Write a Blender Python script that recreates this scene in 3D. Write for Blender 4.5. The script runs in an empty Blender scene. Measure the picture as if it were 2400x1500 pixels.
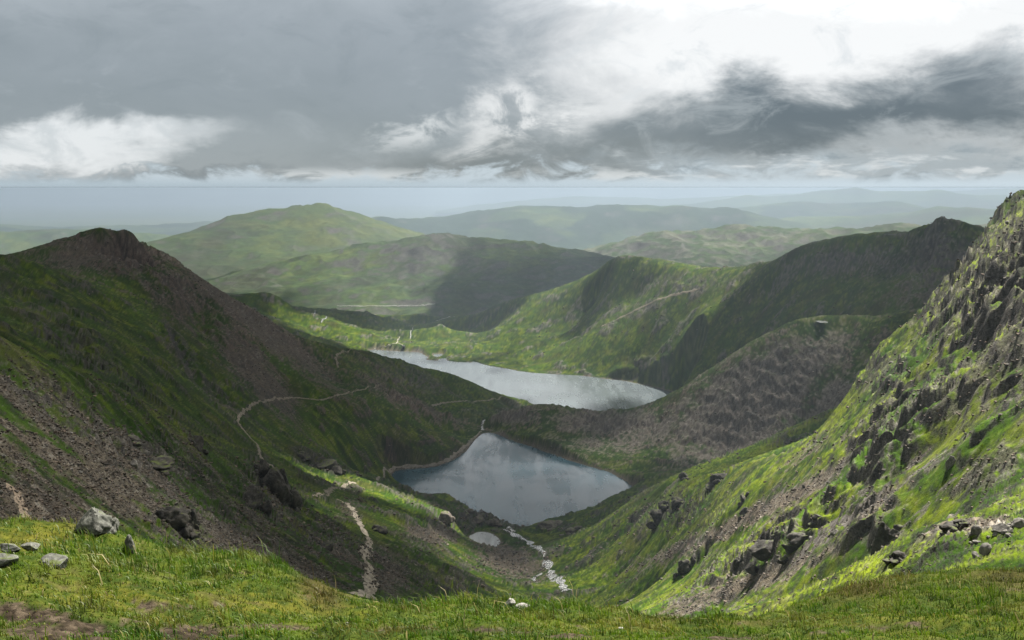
import bpy, math, random
import numpy as np
from mathutils import Vector, Matrix
from mathutils.bvhtree import BVHTree

random.seed(7)
RNG = np.random.default_rng(7)
sc = bpy.context.scene
COL = sc.collection

# ------------------------------------------------------------------ camera
CAMZ = 1000.0
F = 2305.0                       # focal length in pixels of a 2400 px wide picture
PITCH = math.atan2(310.0, F)
cam = bpy.data.cameras.new('camera')
cam.sensor_width = 36.0
cam.lens = 36.0 * F / 2400.0
cam.clip_start = 0.1
cam.clip_end = 120000.0
camo = bpy.data.objects.new('camera', cam)
COL.objects.link(camo)
camo.location = (0, 0, CAMZ)
camo.rotation_euler = (math.pi / 2 - PITCH, 0, 0)
sc.camera = camo

# ------------------------------------------------------------------ sun + exposure
SUN_AZ = math.radians(36.0)      # to the right of the view direction (+Y)
SUN_EL = math.radians(56.0)
SUND = np.array([math.sin(SUN_AZ) * math.cos(SUN_EL), math.cos(SUN_AZ) * math.cos(SUN_EL), math.sin(SUN_EL)])
sl = bpy.data.lights.new('sun', 'SUN')
sl.energy = 5.0
sl.angle = math.radians(0.7)
sl.color = (1.0, 0.94, 0.84)
so = bpy.data.objects.new('sun', sl)
COL.objects.link(so)
so.rotation_euler = Vector(SUND).to_track_quat('Z', 'Y').to_euler()
so.location = (3000, 1500, 4500)
sc.view_settings.view_transform = 'Standard'
sc.view_settings.look = 'None'
sc.view_settings.exposure = 1.85
sc.view_settings.gamma = 1.0
sc.view_settings.use_curve_mapping = False
sc.render.engine = 'CYCLES'
cy = sc.cycles
cy.use_denoising = True
cy.max_bounces = 6
cy.diffuse_bounces = 3
cy.glossy_bounces = 3
cy.transmission_bounces = 3
cy.transparent_max_bounces = 12
cy.volume_bounces = 0
cy.caustics_reflective = False
cy.caustics_refractive = False
cy.sample_clamp_indirect = 4.0


def s2l(c):
    return tuple((v / 255 / 12.92) if v / 255 <= 0.04045 else ((v / 255 + 0.055) / 1.055) ** 2.4 for v in c)


# ------------------------------------------------------------------ node helper
class NT:
    def __init__(self, tree):
        self.t = tree
        self.n = tree.nodes
        self.l = tree.links

    def new(self, kind, **kw):
        nd = self.n.new(kind)
        for k, v in kw.items():
            setattr(nd, k, v)
        return nd

    def put(self, sock, v):
        if isinstance(v, bpy.types.NodeSocket):
            self.l.new(v, sock)
        else:
            sock.default_value = v

    def m(self, op, a, b=None, c=None, clamp=False):
        nd = self.new('ShaderNodeMath', operation=op, use_clamp=clamp)
        for i, v in enumerate((a, b, c)):
            if v is not None:
                self.put(nd.inputs[i], v)
        return nd.outputs[0]

    def mix(self, f, a, b, blend='MIX'):
        nd = self.new('ShaderNodeMix', data_type='RGBA', blend_type=blend)
        self.put(nd.inputs[0], f)
        for i, v in ((6, a), (7, b)):
            if isinstance(v, tuple) and len(v) == 3:
                v = (*v, 1.0)
            self.put(nd.inputs[i], v)
        return nd.outputs[2]

    def noise(self, vec, scale, detail=6, rough=0.55, lac=2.0, dist=0.0):
        nd = self.new('ShaderNodeTexNoise')
        if vec is not None:
            self.l.new(vec, nd.inputs['Vector'])
        nd.inputs['Scale'].default_value = scale
        nd.inputs['Detail'].default_value = detail
        nd.inputs['Roughness'].default_value = rough
        nd.inputs['Lacunarity'].default_value = lac
        nd.inputs['Distortion'].default_value = dist
        return nd.outputs['Fac']

    def ramp(self, v, lo, hi, a=0.0, b=1.0, kind='SMOOTHSTEP'):
        nd = self.new('ShaderNodeMapRange', interpolation_type=kind)
        self.put(nd.inputs[0], v)
        for i, x in ((1, lo), (2, hi), (3, a), (4, b)):
            nd.inputs[i].default_value = x
        return nd.outputs[0]


# ------------------------------------------------------------------ sky (world)
def build_world():
    w = bpy.data.worlds.new('World')
    sc.world = w
    w.use_nodes = True
    t = NT(w.node_tree)
    t.n.clear()
    sky = t.new('ShaderNodeTexSky', sky_type='NISHITA', sun_disc=False)
    sky.sun_elevation = SUN_EL
    sky.sun_rotation = SUN_AZ
    sky.altitude = 1000
    tc = t.new('ShaderNodeTexCoord').outputs['Generated']
    sep = t.new('ShaderNodeSeparateXYZ')
    t.l.new(tc, sep.inputs[0])
    X, Y, Z = sep.outputs
    az = t.m('ARCTAN2', X, Y)
    azc = t.m('MINIMUM', t.m('MAXIMUM', az, -3.2), 3.2)
    el = t.m('ARCSINE', t.m('MINIMUM', t.m('MAXIMUM', Z, -1.0), 1.0))
    # degrees-like angular coordinates: u to the right, v down from the horizon, 41.5 units per degree
    K = 41.5 * 180 / math.pi
    U0 = t.m('MULTIPLY_ADD', azc, K, 1200.0)
    V0 = t.m('MULTIPLY_ADD', el, -K, 440.0)
    # cloud-space noise (stretched sideways, flatter near the horizon like layers seen edge-on)
    cv = t.new('ShaderNodeCombineXYZ')
    t.put(cv.inputs[0], t.m('MULTIPLY', U0, 0.0030))
    t.put(cv.inputs[1], t.m('MULTIPLY', V0, 0.0056))
    P = cv.outputs[0]

    def shifted(x, y, z, sx=1.0, sy=1.0):
        mp = t.new('ShaderNodeMapping')
        mp.inputs['Location'].default_value = (x, y, z)
        mp.inputs['Scale'].default_value = (sx, sy, 1)
        t.l.new(P, mp.inputs[0])
        return mp.outputs[0]
    nA = t.noise(P, 1.0, 12, 0.60, dist=0.3)
    nB = t.noise(shifted(3.1, 7.7, 5.2), 1.0, 12, 0.60, dist=0.3)
    nC = t.noise(shifted(8.3, 1.7, 2.2), 2.6, 10, 0.62, dist=0.4)
    nD = t.noise(shifted(1.3, 4.7, 9.2), 0.45, 5, 0.5)
    nE = t.noise(shifted(5.3, 2.7, 7.2, 1.0, 2.2), 2.4, 9, 0.6, dist=0.3)
    nF = t.noise(shifted(2.3, 9.7, 1.2), 1.6, 12, 0.66, dist=0.8)
    U = t.m('ADD', U0, t.m('MULTIPLY_ADD', nA, 760.0, -380.0))
    V = t.m('ADD', V0, t.m('MULTIPLY_ADD', nB, 340.0, -170.0))
    Uw = t.m('ADD', U0, t.m('MULTIPLY_ADD', nA, 260.0, -130.0))
    Vw = t.m('ADD', V0, t.m('MULTIPLY_ADD', nC, 150.0, -75.0))

    def ell(cx, cy_, rx, ry, slope=0.0, lo=0.55, hi=1.25, u=U, v=V):
        du = t.m('SUBTRACT', u, cx)
        dv = t.m('SUBTRACT', t.m('SUBTRACT', v, cy_), t.m('MULTIPLY', du, slope))
        a = t.m('POWER', t.m('ABSOLUTE', t.m('DIVIDE', du, rx)), 2.0)
        b = t.m('POWER', t.m('ABSOLUTE', t.m('DIVIDE', dv, ry)), 2.0)
        d = t.m('SQRT', t.m('ADD', a, b))
        return t.ramp(d, lo, hi, 1.0, 0.0)

    g = lambda *c: s2l(c)
    mul = lambda a, b: t.m('MULTIPLY', a, b)
    # grey stratus, lightest at the top of the view, darker towards its base
    c = t.mix(t.ramp(V, -140, 250), g(176, 184, 190), g(136, 146, 151))
    c = t.mix(t.ramp(V, 250, 430), c, g(150, 159, 163))
    c = t.mix(mul(t.ramp(nD, 0.35, 0.65), 0.35), c, g(166, 174, 182))
    c = t.mix(mul(t.ramp(nF, 0.52, 0.72), 0.30), c, g(178, 186, 192))
    c = t.mix(mul(t.ramp(nF, 0.48, 0.30), 0.30), c, g(128, 139, 145))
    # thin bright cloud to the right
    edge = t.m('ADD', U, mul(t.m('MINIMUM', V, 0.0), -4.0))
    br = mul(t.ramp(edge, 1090, 1560), t.ramp(V, 430, 170))
    br = mul(br, t.ramp(U0, 5200, 3600))
    br = mul(br, t.m('MAXIMUM', t.ramp(U0, 1500, 2300), t.ramp(V, -330, -190)))
    sund = t.new('ShaderNodeVectorMath', operation='DOT_PRODUCT')
    t.l.new(tc, sund.inputs[0])
    sund.inputs[1].default_value = tuple(SUND)
    # the cloud thins and brightens towards the sun
    glow = t.m('MULTIPLY_ADD', mul(t.ramp(sund.outputs['Value'], 0.35, 1.0), mul(t.ramp(V, 70, -120), t.ramp(V0, -1150, -500))), 2.8, 1.0)
    gv = t.new('ShaderNodeVectorMath', operation='SCALE')
    gv.inputs[0].default_value = g(248, 249, 249)
    t.l.new(glow, gv.inputs['Scale'])
    c = t.mix(br, c, gv.outputs[0])
    c = t.mix(mul(mul(br, t.ramp(V0, -60, 40)), mul(t.ramp(nF, 0.50, 0.68), 0.55)), c, g(208, 215, 219))
    c = t.mix(mul(ell(1240, 290, 200, 75, -0.25, 0.2, 1.3), mul(0.95, t.ramp(nF, 0.40, 0.55))), c, g(236, 238, 238))
    c = t.mix(mul(ell(960, 320, 130, 40, -0.2, 0.2, 1.3, Uw, Vw), t.ramp(nC, 0.45, 0.6)), c, g(208, 213, 215))
    # dark cloud base across the right half
    band = ell(1830, 290, 880, 96, -0.13, 0.25, 1.35)
    c = t.mix(mul(band, 0.92), c, g(128, 138, 144))
    core = ell(2010, 275, 560, 70, -0.08, 0.15, 1.3)
    c = t.mix(mul(core, 0.88), c, g(88, 100, 109))
    low = ell(1290, 385, 420, 66, -0.02, 0.3, 1.3)
    c = t.mix(mul(low, 0.85), c, g(116, 125, 129))
    veil = mul(t.m('MAXIMUM', band, low), t.ramp(nF, 0.50, 0.66))
    c = t.mix(mul(veil, 0.55), c, g(172, 180, 184))
    # lighter ragged layer below the dark base
    strip = mul(t.ramp(Vw, 335, 395), t.ramp(U, 1150, 1650))
    c = t.mix(mul(strip, 0.9), c, g(166, 177, 184))
    c = t.mix(mul(strip, mul(t.ramp(nE, 0.52, 0.68), 0.75)), c, g(220, 226, 229))
    c = t.mix(mul(strip, mul(t.ramp(nE, 0.47, 0.36), 0.8)), c, g(136, 150, 160))
    # left: bright gap with a dark band under it
    gap = ell(130, 362, 450, 60, -0.02, 0.25, 1.25)
    c = t.mix(mul(gap, 0.97), c, g(230, 234, 236))
    c = t.mix(mul(gap, mul(t.ramp(nC, 0.46, 0.64), 0.55)), c, g(186, 195, 200))
    dk = ell(220, 428, 480, 26, -0.07, 0.2, 1.3, Uw, Vw)
    c = t.mix(mul(dk, 0.92), c, g(112, 123, 130))
    # bright broken cumulus low over the horizon
    cum = mul(mul(t.ramp(V0, 385, 415), t.ramp(Uw, 480, 640)), mul(t.ramp(nE, 0.47, 0.62), 0.7))
    c = t.mix(mul(cum, t.ramp(U0, 2700, 1300)), c, g(222, 228, 230))
    # pale strip over the horizon
    hz = t.ramp(t.m('ADD', V0, t.m('MULTIPLY_ADD', nC, 170.0, -85.0)), 404, 444)
    c = t.mix(mul(hz, 0.92), c, g(196, 207, 213))
    puff = ell(40, 440, 190, 26, -0.05, 0.1, 1.3, Uw, Vw)
    c = t.mix(mul(puff, 0.8), c, g(122, 134, 142))
    rag = ell(1150, 412, 150, 38, 0.1, 0.1, 1.3, Uw, Vw)
    c = t.mix(mul(rag, 0.75), c, g(124, 133, 137))
    c = t.mix(t.ramp(t.m('ADD', V0, t.m('MULTIPLY_ADD', nC, 240.0, -120.0)), 392, 438), c, g(192, 206, 215))
    c = t.mix(t.ramp(V0, 410, 437), c, t.mix(t.ramp(U0, 300, 2000), g(176, 193, 204), g(198, 215, 226)))
    # exposure: colours above are as seen at display exposure 1.85
    cl = t.new('ShaderNodeBackground')
    t.l.new(c, cl.inputs[0])
    cl.inputs[1].default_value = 1.0 / (2 ** 1.85)
    sk = t.new('ShaderNodeBackground')
    t.l.new(sky.outputs[0], sk.inputs[0])
    sk.inputs[1].default_value = 0.06
    mx = t.new('ShaderNodeMixShader')
    mx.inputs[0].default_value = 0.97        # closed cloud, a little open sky through it
    t.l.new(sk.outputs[0], mx.inputs[1])
    t.l.new(cl.outputs[0], mx.inputs[2])
    out = t.new('ShaderNodeOutputWorld')
    t.l.new(mx.outputs[0], out.inputs[0])
    w.cycles.sampling_method = 'MANUAL'
    w.cycles.sample_map_resolution = 512


build_world()

# ------------------------------------------------------------------ numpy helpers
PERM = np.random.default_rng(11).permutation(256).astype(np.int32)
PERM = np.concatenate([PERM, PERM])
GA = np.linspace(0, 2 * np.pi, 32, endpoint=False)
GX = np.cos(GA).astype(np.float32)
GY = np.sin(GA).astype(np.float32)


def perlin(x, y, seed=0):
    x = x + seed * 17.31
    y = y - seed * 9.77
    xi = np.floor(x)
    yi = np.floor(y)
    fx = (x - xi).astype(np.float32)
    fy = (y - yi).astype(np.float32)
    xi = xi.astype(np.int64).astype(np.int32) & 255
    yi = yi.astype(np.int64).astype(np.int32) & 255
    u = fx * fx * fx * (fx * (fx * 6 - 15) + 10)
    v = fy * fy * fy * (fy * (fy * 6 - 15) + 10)
    x1 = (xi + 1) & 255
    y1 = (yi + 1) & 255

    def gr(ix, iy, dx, dy):
        h = PERM[PERM[ix] + iy] & 31
        return GX[h] * dx + GY[h] * dy
    a = gr(xi, yi, fx, fy)
    b = gr(x1, yi, fx - 1, fy)
    c = gr(xi, y1, fx, fy - 1)
    d = gr(x1, y1, fx - 1, fy - 1)
    ab = a + u * (b - a)
    cd = c + u * (d - c)
    return 1.5 * (ab + v * (cd - ab))


def sstep(a, b, x):
    t = np.clip((x - a) / (b - a), 0, 1)
    return t * t * (3 - 2 * t)


def fbm(x, y, lam, octs, seed=0, gain=0.5, spacing=None):
    s = 0.0
    a = 1.0
    for o in range(octs):
        n = perlin(x / lam, y / lam, seed + o)
        if spacing is not None:
            n = n * sstep(1.6, 3.5, lam / spacing)
        s = s + a * n
        a *= gain
        lam *= 0.5
    return s


def px2ang(px, py):
    px = np.asarray(px, float)
    py = np.asarray(py, float)
    cp, sp = math.cos(PITCH), math.sin(PITCH)
    vy = F * cp + (750 - py) * sp
    vz = -F * sp + (750 - py) * cp
    vx = px - 1200
    return np.arctan2(vx, vy), vz / np.hypot(vx, vy)


def ang2px(az, t):
    vx, vy, vz = np.sin(az), np.cos(az), t
    cp, sp = math.cos(PITCH), math.sin(PITCH)
    d = vy * cp - vz * sp
    up = vy * sp + vz * cp
    return 1200 + F * vx / d, 750 - F * up / d


def pixray(px, py):
    cp, sp = math.cos(PITCH), math.sin(PITCH)
    v = Vector((px - 1200, F * cp + (750 - py) * sp, -F * sp + (750 - py) * cp))
    return v.normalized()


def dens(pl, step=28.0):
    out = []
    for (a, b) in zip(pl[:-1], pl[1:]):
        n = max(1, int(math.ceil(math.hypot(b[0] - a[0], b[1] - a[1]) / step)))
        for k in range(n):
            f = k / n
            out.append((a[0] + (b[0] - a[0]) * f, a[1] + (b[1] - a[1]) * f,
                        math.exp(math.log(a[2]) + (math.log(b[2]) - math.log(a[2])) * f)))
    out.append(pl[-1])
    return out


def behind(pl, dy, k):
    return [(p[0], p[1] + dy, p[2] * k) for p in pl]


class Surf:
    """height (as slope seen from the summit) interpolated over azimuth and log distance"""

    def __init__(self, groups, c=0.003):
        P, T = [], []
        self.tags = list(groups.keys())
        for ti, (tag, pts) in enumerate(groups.items()):
            for p in pts:
                P.append(p)
                T.append(ti)
        P = np.array(P, float)
        az, t = px2ang(P[:, 0], P[:, 1])
        q = np.stack([az, np.log(P[:, 2])], 1)
        # merge near-coincident points
        keep = []
        for i in range(len(q)):
            if all(abs(q[i, 0] - q[j, 0]) + abs(q[i, 1] - q[j, 1]) > 0.004 for j in keep):
                keep.append(i)
        q, t, T = q[keep], t[keep], np.array(T)[keep]
        self.q, self.T, self.c = q, T, c
        n = len(q)
        D = np.sqrt(((q[:, None] - q[None]) ** 2).sum(2) + c * c)
        A = np.zeros((n + 3, n + 3))
        A[:n, :n] = D - np.eye(n) * 1e-4
        A[:n, n] = A[n, :n] = 1
        A[:n, n + 1:] = q
        A[n + 1:, :n] = q.T
        b = np.concatenate([t, np.zeros(3)])
        self.w = np.linalg.solve(A, b)

    def t(self, az, lr):
        sh = az.shape
        a = az.ravel().astype(np.float32)
        l = lr.ravel().astype(np.float32)
        out = np.empty(a.shape, np.float32)
        qa = self.q[:, 0].astype(np.float32)
        ql = self.q[:, 1].astype(np.float32)
        w = self.w.astype(np.float32)
        c2 = np.float32(self.c ** 2)
        n = len(qa)
        for s in range(0, len(a), 20000):
            A, L = a[s:s + 20000, None], l[s:s + 20000, None]
            d = np.sqrt((A - qa) ** 2 + (L - ql) ** 2 + c2)
            out[s:s + 20000] = d @ w[:n] + w[n] + w[n + 1] * A[:, 0] + w[n + 2] * L[:, 0]
        return out.reshape(sh)

    def tag(self, az, lr):
        sh = az.shape
        a = az.ravel().astype(np.float32)
        l = lr.ravel().astype(np.float32)
        out = np.empty(a.shape, np.int32)
        qa = self.q[:, 0].astype(np.float32)
        ql = self.q[:, 1].astype(np.float32)
        for s in range(0, len(a), 20000):
            d = (a[s:s + 20000, None] - qa) ** 2 + (l[s:s + 20000, None] - ql) ** 2
            out[s:s + 20000] = self.T[np.argmin(d, 1)]
        return out.reshape(sh)


def polar_grid(surf, azr, rr, cols, rows, back=0.25):
    az = np.linspace(azr[0], azr[1], cols)
    ca = np.linspace(azr[0], azr[1], 180)
    cl = np.linspace(math.log(rr[0]), math.log(rr[1]), 500)
    A, L = np.meshgrid(ca, cl, indexing='ij')
    T = surf.t(A, L)
    wgt = np.abs(np.diff(T, axis=1))
    vis = np.diff(T, axis=1) > 0
    wgt = np.where(vis, wgt, wgt * back)
    wgt = wgt / wgt.sum(1, keepdims=True)
    # light coverage everywhere + smoothing over azimuth so rows run evenly
    wgt = wgt + 0.30 / wgt.shape[1]
    k = np.hanning(31)[1:-1]
    k /= k.sum()
    pad = len(k) // 2
    wp = np.pad(wgt, ((pad, pad), (0, 0)), mode='edge')
    wgt = sum(k[i] * wp[i:i + wgt.shape[0]] for i in range(len(k)))
    cum = np.concatenate([np.zeros((len(ca), 1)), np.cumsum(wgt, 1)], 1)
    cum /= cum[:, -1:]
    u = np.linspace(0, 1, rows)
    LR = np.stack([np.interp(u, cum[i], cl) for i in range(len(ca))])      # 180 x rows
    fi = np.interp(az, ca, np.arange(len(ca)))
    i0 = np.clip(np.floor(fi).astype(int), 0, len(ca) - 2)
    f = (fi - i0)[:, None]
    lr = LR[i0] * (1 - f) + LR[i0 + 1] * f
    return np.repeat(az[:, None], rows, 1), lr


def polysd(poly, X, Y):
    """signed distance to polygon, positive outside"""
    d2 = np.full(X.shape, 1e18)
    ins = np.zeros(X.shape, bool)
    n = len(poly)
    for i in range(n):
        ax, ay = poly[i]
        bx, by = poly[(i + 1) % n]
        ex, ey = bx - ax, by - ay
        wx, wy = X - ax, Y - ay
        h = np.clip((wx * ex + wy * ey) / (ex * ex + ey * ey + 1e-9), 0, 1)
        d2 = np.minimum(d2, (wx - ex * h) ** 2 + (wy - ey * h) ** 2)
        c = ((ay > Y) != (by > Y)) & (X < (bx - ax) * (Y - ay) / (by - ay + 1e-12) + ax)
        ins ^= c
    d = np.sqrt(d2)
    return np.where(ins, -d, d)


def lake_poly(pts, z):
    out = []
    for (px, py) in pts:
        az, t = px2ang(px, py)
        r = (z - CAMZ) / t
        out.append((r * math.sin(az), r * math.cos(az)))
    return out


def smooth_poly(poly, it=2):
    for _ in range(it):
        q = []
        n = len(poly)
        for i in range(n):
            a, b = poly[i], poly[(i + 1) % n]
            q.append((a[0] * .75 + b[0] * .25, a[1] * .75 + b[1] * .25))
            q.append((a[0] * .25 + b[0] * .75, a[1] * .25 + b[1] * .75))
        poly = q
    return poly


def new_mesh(name, V, Q=None, T=None, mat=None, cols=None, smooth=True, normals=None):
    me = bpy.data.meshes.new(name)
    V = np.ascontiguousarray(V, np.float32)
    me.vertices.add(len(V))
    me.vertices.foreach_set('co', V.ravel())
    nq = 0 if Q is None else len(Q)
    nt = 0 if T is None else len(T)
    idx = []
    if nq:
        idx.append(np.asarray(Q, np.int32).ravel())
    if nt:
        idx.append(np.asarray(T, np.int32).ravel())
    idx = np.concatenate(idx)
    me.loops.add(len(idx))
    me.loops.foreach_set('vertex_index', idx)
    me.polygons.add(nq + nt)
    st = np.concatenate([np.arange(nq) * 4, nq * 4 + np.arange(nt) * 3]).astype(np.int32)
    me.polygons.foreach_set('loop_start', st)
    me.update(calc_edges=True)
    me.polygons.foreach_set('use_smooth', np.full(nq + nt, smooth))
    if cols is not None:
        a = me.color_attributes.new('Col', 'FLOAT_COLOR', 'POINT')
        a.data.foreach_set('color', np.ascontiguousarray(cols, np.float32).ravel())
    if mat is not None:
        me.materials.append(mat)
    if normals is not None:
        me.normals_split_custom_set_from_vertices(np.ascontiguousarray(normals, np.float32).reshape(-1, 3))
    return me


def link(name, me, label=None, cat=None, kind=None, group=None, parent=None):
    o = bpy.data.objects.new(name, me)
    COL.objects.link(o)
    if label:
        o['label'] = label
    if cat:
        o['category'] = cat
    if kind:
        o['kind'] = kind
    if group:
        o['group'] = group
    if parent is not None:
        o.parent = parent
    return o


# ------------------------------------------------------------------ materials
def mat_terrain(name, fine, bump_d, stone=1.0):
    """vertex albedo times fine grain; alpha of Col carries how stony the surface is"""
    m = bpy.data.materials.new(name)
    m.use_nodes = True
    t = NT(m.node_tree)
    b = t.n['Principled BSDF']
    at = t.new('ShaderNodeAttribute', attribute_name='Col')
    tc = t.new('ShaderNodeTexCoord').outputs['Object']
    n1 = t.noise(tc, fine, 7, 0.68)
    n2 = t.noise(tc, fine * 4.3, 4, 0.7)
    v = t.new('ShaderNodeTexVoronoi')
    t.l.new(tc, v.inputs['Vector'])
    v.inputs['Scale'].default_value = fine * 2.6
    vc = t.new('ShaderNodeSeparateColor')
    t.l.new(v.outputs['Color'], vc.inputs[0])
    g = t.m('MULTIPLY', t.ramp(n1, 0.25, 0.75, 0.55, 1.45, 'LINEAR'), t.ramp(n2, 0.25, 0.75, 0.7, 1.3, 'LINEAR'))
    st = t.ramp(vc.outputs[0], 0.0, 1.0, 0.5, 1.6, 'LINEAR')
    al = at.outputs['Alpha']
    fac = t.m('MULTIPLY', g, t.m('ADD', t.m('MULTIPLY', t.m('SUBTRACT', st, 1.0), t.m('MULTIPLY', al, stone)), 1.0))
    cm = t.new('ShaderNodeVectorMath', operation='SCALE')
    t.l.new(at.outputs['Color'], cm.inputs[0])
    t.l.new(fac, cm.inputs['Scale'])
    t.l.new(cm.outputs[0], b.inputs['Base Color'])
    b.inputs['Roughness'].default_value = 0.9
    b.inputs['Specular IOR Level'].default_value = 0.04
    hgt = t.m('ADD', t.m('ADD', n1, t.m('MULTIPLY', n2, 0.4)), t.m('MULTIPLY', v.outputs['Distance'], t.m('MULTIPLY', al, -0.5)))
    bp = t.new('ShaderNodeBump')
    bp.inputs['Strength'].default_value = 0.8
    bp.inputs['Distance'].default_value = bump_d
    t.l.new(hgt, bp.inputs['Height'])
    t.l.new(bp.outputs[0], b.inputs['Normal'])
    return m


def mat_rock(name, base, light, scale=2.0, lichen=0.3, bump=0.05):
    m = bpy.data.materials.new(name)
    m.use_nodes = True
    t = NT(m.node_tree)
    b = t.n['Principled BSDF']
    tc = t.new('ShaderNodeTexCoord').outputs['Object']
    n1 = t.noise(tc, scale, 8, 0.65, dist=0.5)
    n2 = t.noise(tc, scale * 3.1, 8, 0.7)
    n3 = t.noise(tc, scale * 0.8, 5, 0.6)
    c = t.mix(t.ramp(n1, 0.35, 0.68), base, light)
    c = t.mix(t.m('MULTIPLY', t.ramp(n2, 0.55, 0.64), lichen), c, (0.36, 0.36, 0.33))
    geo = t.new('ShaderNodeNewGeometry')
    sp = t.new('ShaderNodeSeparateXYZ')
    t.l.new(geo.outputs['Normal'], sp.inputs[0])
    moss = t.m('MULTIPLY', t.ramp(sp.outputs[2], 0.72, 0.95), t.ramp(n3, 0.47, 0.60))
    c = t.mix(t.m('MULTIPLY', moss, 0.85), c, (0.065, 0.085, 0.016))
    t.l.new(c, b.inputs['Base Color'])
    b.inputs['Roughness'].default_value = 0.85
    b.inputs['Specular IOR Level'].default_value = 0.25
    bp = t.new('ShaderNodeBump')
    bp.inputs['Strength'].default_value = 0.9
    bp.inputs['Distance'].default_value = bump
    t.l.new(t.m('ADD', n1, t.m('MULTIPLY', n2, 0.5)), bp.inputs['Height'])
    t.l.new(bp.outputs[0], b.inputs['Normal'])
    return m


def mat_water(name, deep, rough, wl, bump):
    m = bpy.data.materials.new(name)
    m.use_nodes = True
    t = NT(m.node_tree)
    b = t.n['Principled BSDF']
    b.inputs['Base Color'].default_value = (*deep, 1)
    b.inputs['Roughness'].default_value = rough
    b.inputs['IOR'].default_value = 1.333
    tc = t.new('ShaderNodeTexCoord').outputs['Object']
    mp = t.new('ShaderNodeMapping')
    mp.inputs['Scale'].default_value = (1.0, 0.45, 1.0)
    mp.inputs['Rotation'].default_value = (0, 0, math.radians(25))
    t.l.new(tc, mp.inputs[0])
    n1 = t.noise(mp.outputs[0], 1.0 / wl, 5, 0.65)
    n2 = t.noise(tc, 1.0 / (wl * 45), 5, 0.6, dist=1.0)
    mq = t.new('ShaderNodeMapping')
    mq.inputs['Scale'].default_value = (1.0, 0.16, 1.0)
    mq.inputs['Rotation'].default_value = (0, 0, math.radians(-38))
    t.l.new(tc, mq.inputs[0])
    n3 = t.noise(mq.outputs[0], 1.0 / (wl * 9), 7, 0.68, dist=0.4)
    n4 = t.noise(tc, 1.0 / wl, 3, 0.7)
    rr = t.m('MULTIPLY', t.ramp(n2, 0.35, 0.65, rough * 0.75, rough * 1.25), t.ramp(n3, 0.35, 0.65, 0.75, 1.3))
    vr = t.m('MULTIPLY', t.ramp(n3, 0.32, 0.68, 0.75, 1.3, 'LINEAR'), t.ramp(n4, 0.3, 0.7, 0.8, 1.2, 'LINEAR'))
    dv = t.new('ShaderNodeVectorMath', operation='SCALE')
    dv.inputs[0].default_value = deep
    t.l.new(vr, dv.inputs['Scale'])
    t.l.new(dv.outputs[0], b.inputs['Base Color'])
    t.l.new(rr, b.inputs['Roughness'])
    bp = t.new('ShaderNodeBump')
    bp.inputs['Distance'].default_value = bump
    t.l.new(t.ramp(n2, 0.35, 0.65, 0.7, 1.0), bp.inputs['Strength'])
    t.l.new(n1, bp.inputs['Height'])
    t.l.new(bp.outputs[0], b.inputs['Normal'])
    return m


def mat_plain(name, c, rough=0.85, var=0.3, scale=3.0):
    m = bpy.data.materials.new(name)
    m.use_nodes = True
    t = NT(m.node_tree)
    b = t.n['Principled BSDF']
    tc = t.new('ShaderNodeTexCoord').outputs['Object']
    n = t.noise(tc, scale, 6, 0.65)
    hi = tuple(min(0.9, x * (1 + var)) for x in c)
    lo = tuple(x * (1 - var) for x in c)
    t.l.new(t.mix(t.ramp(n, 0.3, 0.7), lo, hi), b.inputs['Base Color'])
    b.inputs['Roughness'].default_value = rough
    b.inputs['Specular IOR Level'].default_value = 0.2
    return m


M_NEAR = mat_terrain('hill_ground', 0.9, 0.30)
M_FAR = mat_terrain('far_hill_ground', 0.035, 3.0, 0.3)
M_BANK = mat_terrain('bank_turf', 22.0, 0.012)

# ------------------------------------------------------------------ lakes (outlines on their water level)
LAKES = []
Z_G, Z_L, Z_T = 600.0, 436.0, 621.0
GL = [(916, 1112), (925, 1103), (970, 1098), (1020, 1095), (1045, 1087), (1062, 1076), (1085, 1064), (1098, 1048), (1112, 1032), (1124, 1018),
      (1140, 1014), (1160, 1016), (1178, 1022), (1200, 1033), (1236, 1042), (1262, 1052), (1300, 1066), (1350, 1084), (1385, 1094),
      (1425, 1105), (1455, 1119), (1478, 1135), (1490, 1148), (1475, 1160), (1455, 1168), (1420, 1188), (1380, 1212), (1330, 1219), (1290, 1221),
      (1262, 1226), (1238, 1231), (1200, 1233), (1178, 1229), (1150, 1222), (1120, 1212), (1090, 1203), (1082, 1190), (1076, 1175), (1062, 1160),
      (1040, 1154), (1005, 1157), (965, 1150), (935, 1137), (918, 1124)]
LL = [(850, 826), (868, 818), (905, 821), (940, 823), (985, 825), (992, 830), (1008, 838), (996, 843), (1026, 846), (1028, 841), (1050, 840), (1046, 845),
      (1070, 849), (1105, 850), (1112, 847), (1140, 857), (1180, 863), (1230, 873), (1300, 877),
      (1370, 881), (1420, 888), (1470, 893), (1510, 903), (1560, 914), (1590, 922), (1600, 935), (1570, 960), (1500, 985), (1400, 995), (1300, 985), (1255, 958),
      (1222, 950), (1160, 930), (1100, 906), (1050, 886), (990, 871), (920, 852), (880, 838)]
TN = [(1098, 1257), (1108, 1253), (1120, 1247), (1140, 1247), (1158, 1254), (1173, 1268), (1168, 1277), (1157, 1285), (1140, 1288), (1122, 1282), (1108, 1271)]
PG = smooth_poly(lake_poly(GL, Z_G), 1)
PL = smooth_poly(lake_poly(LL, Z_L), 1)
PT = smooth_poly(lake_poly(TN, Z_T), 2)
POOL1 = smooth_poly(lake_poly([(1012, 830), (1030, 829), (1042, 830), (1030, 836), (1018, 836)], 437.0), 2)
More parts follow.
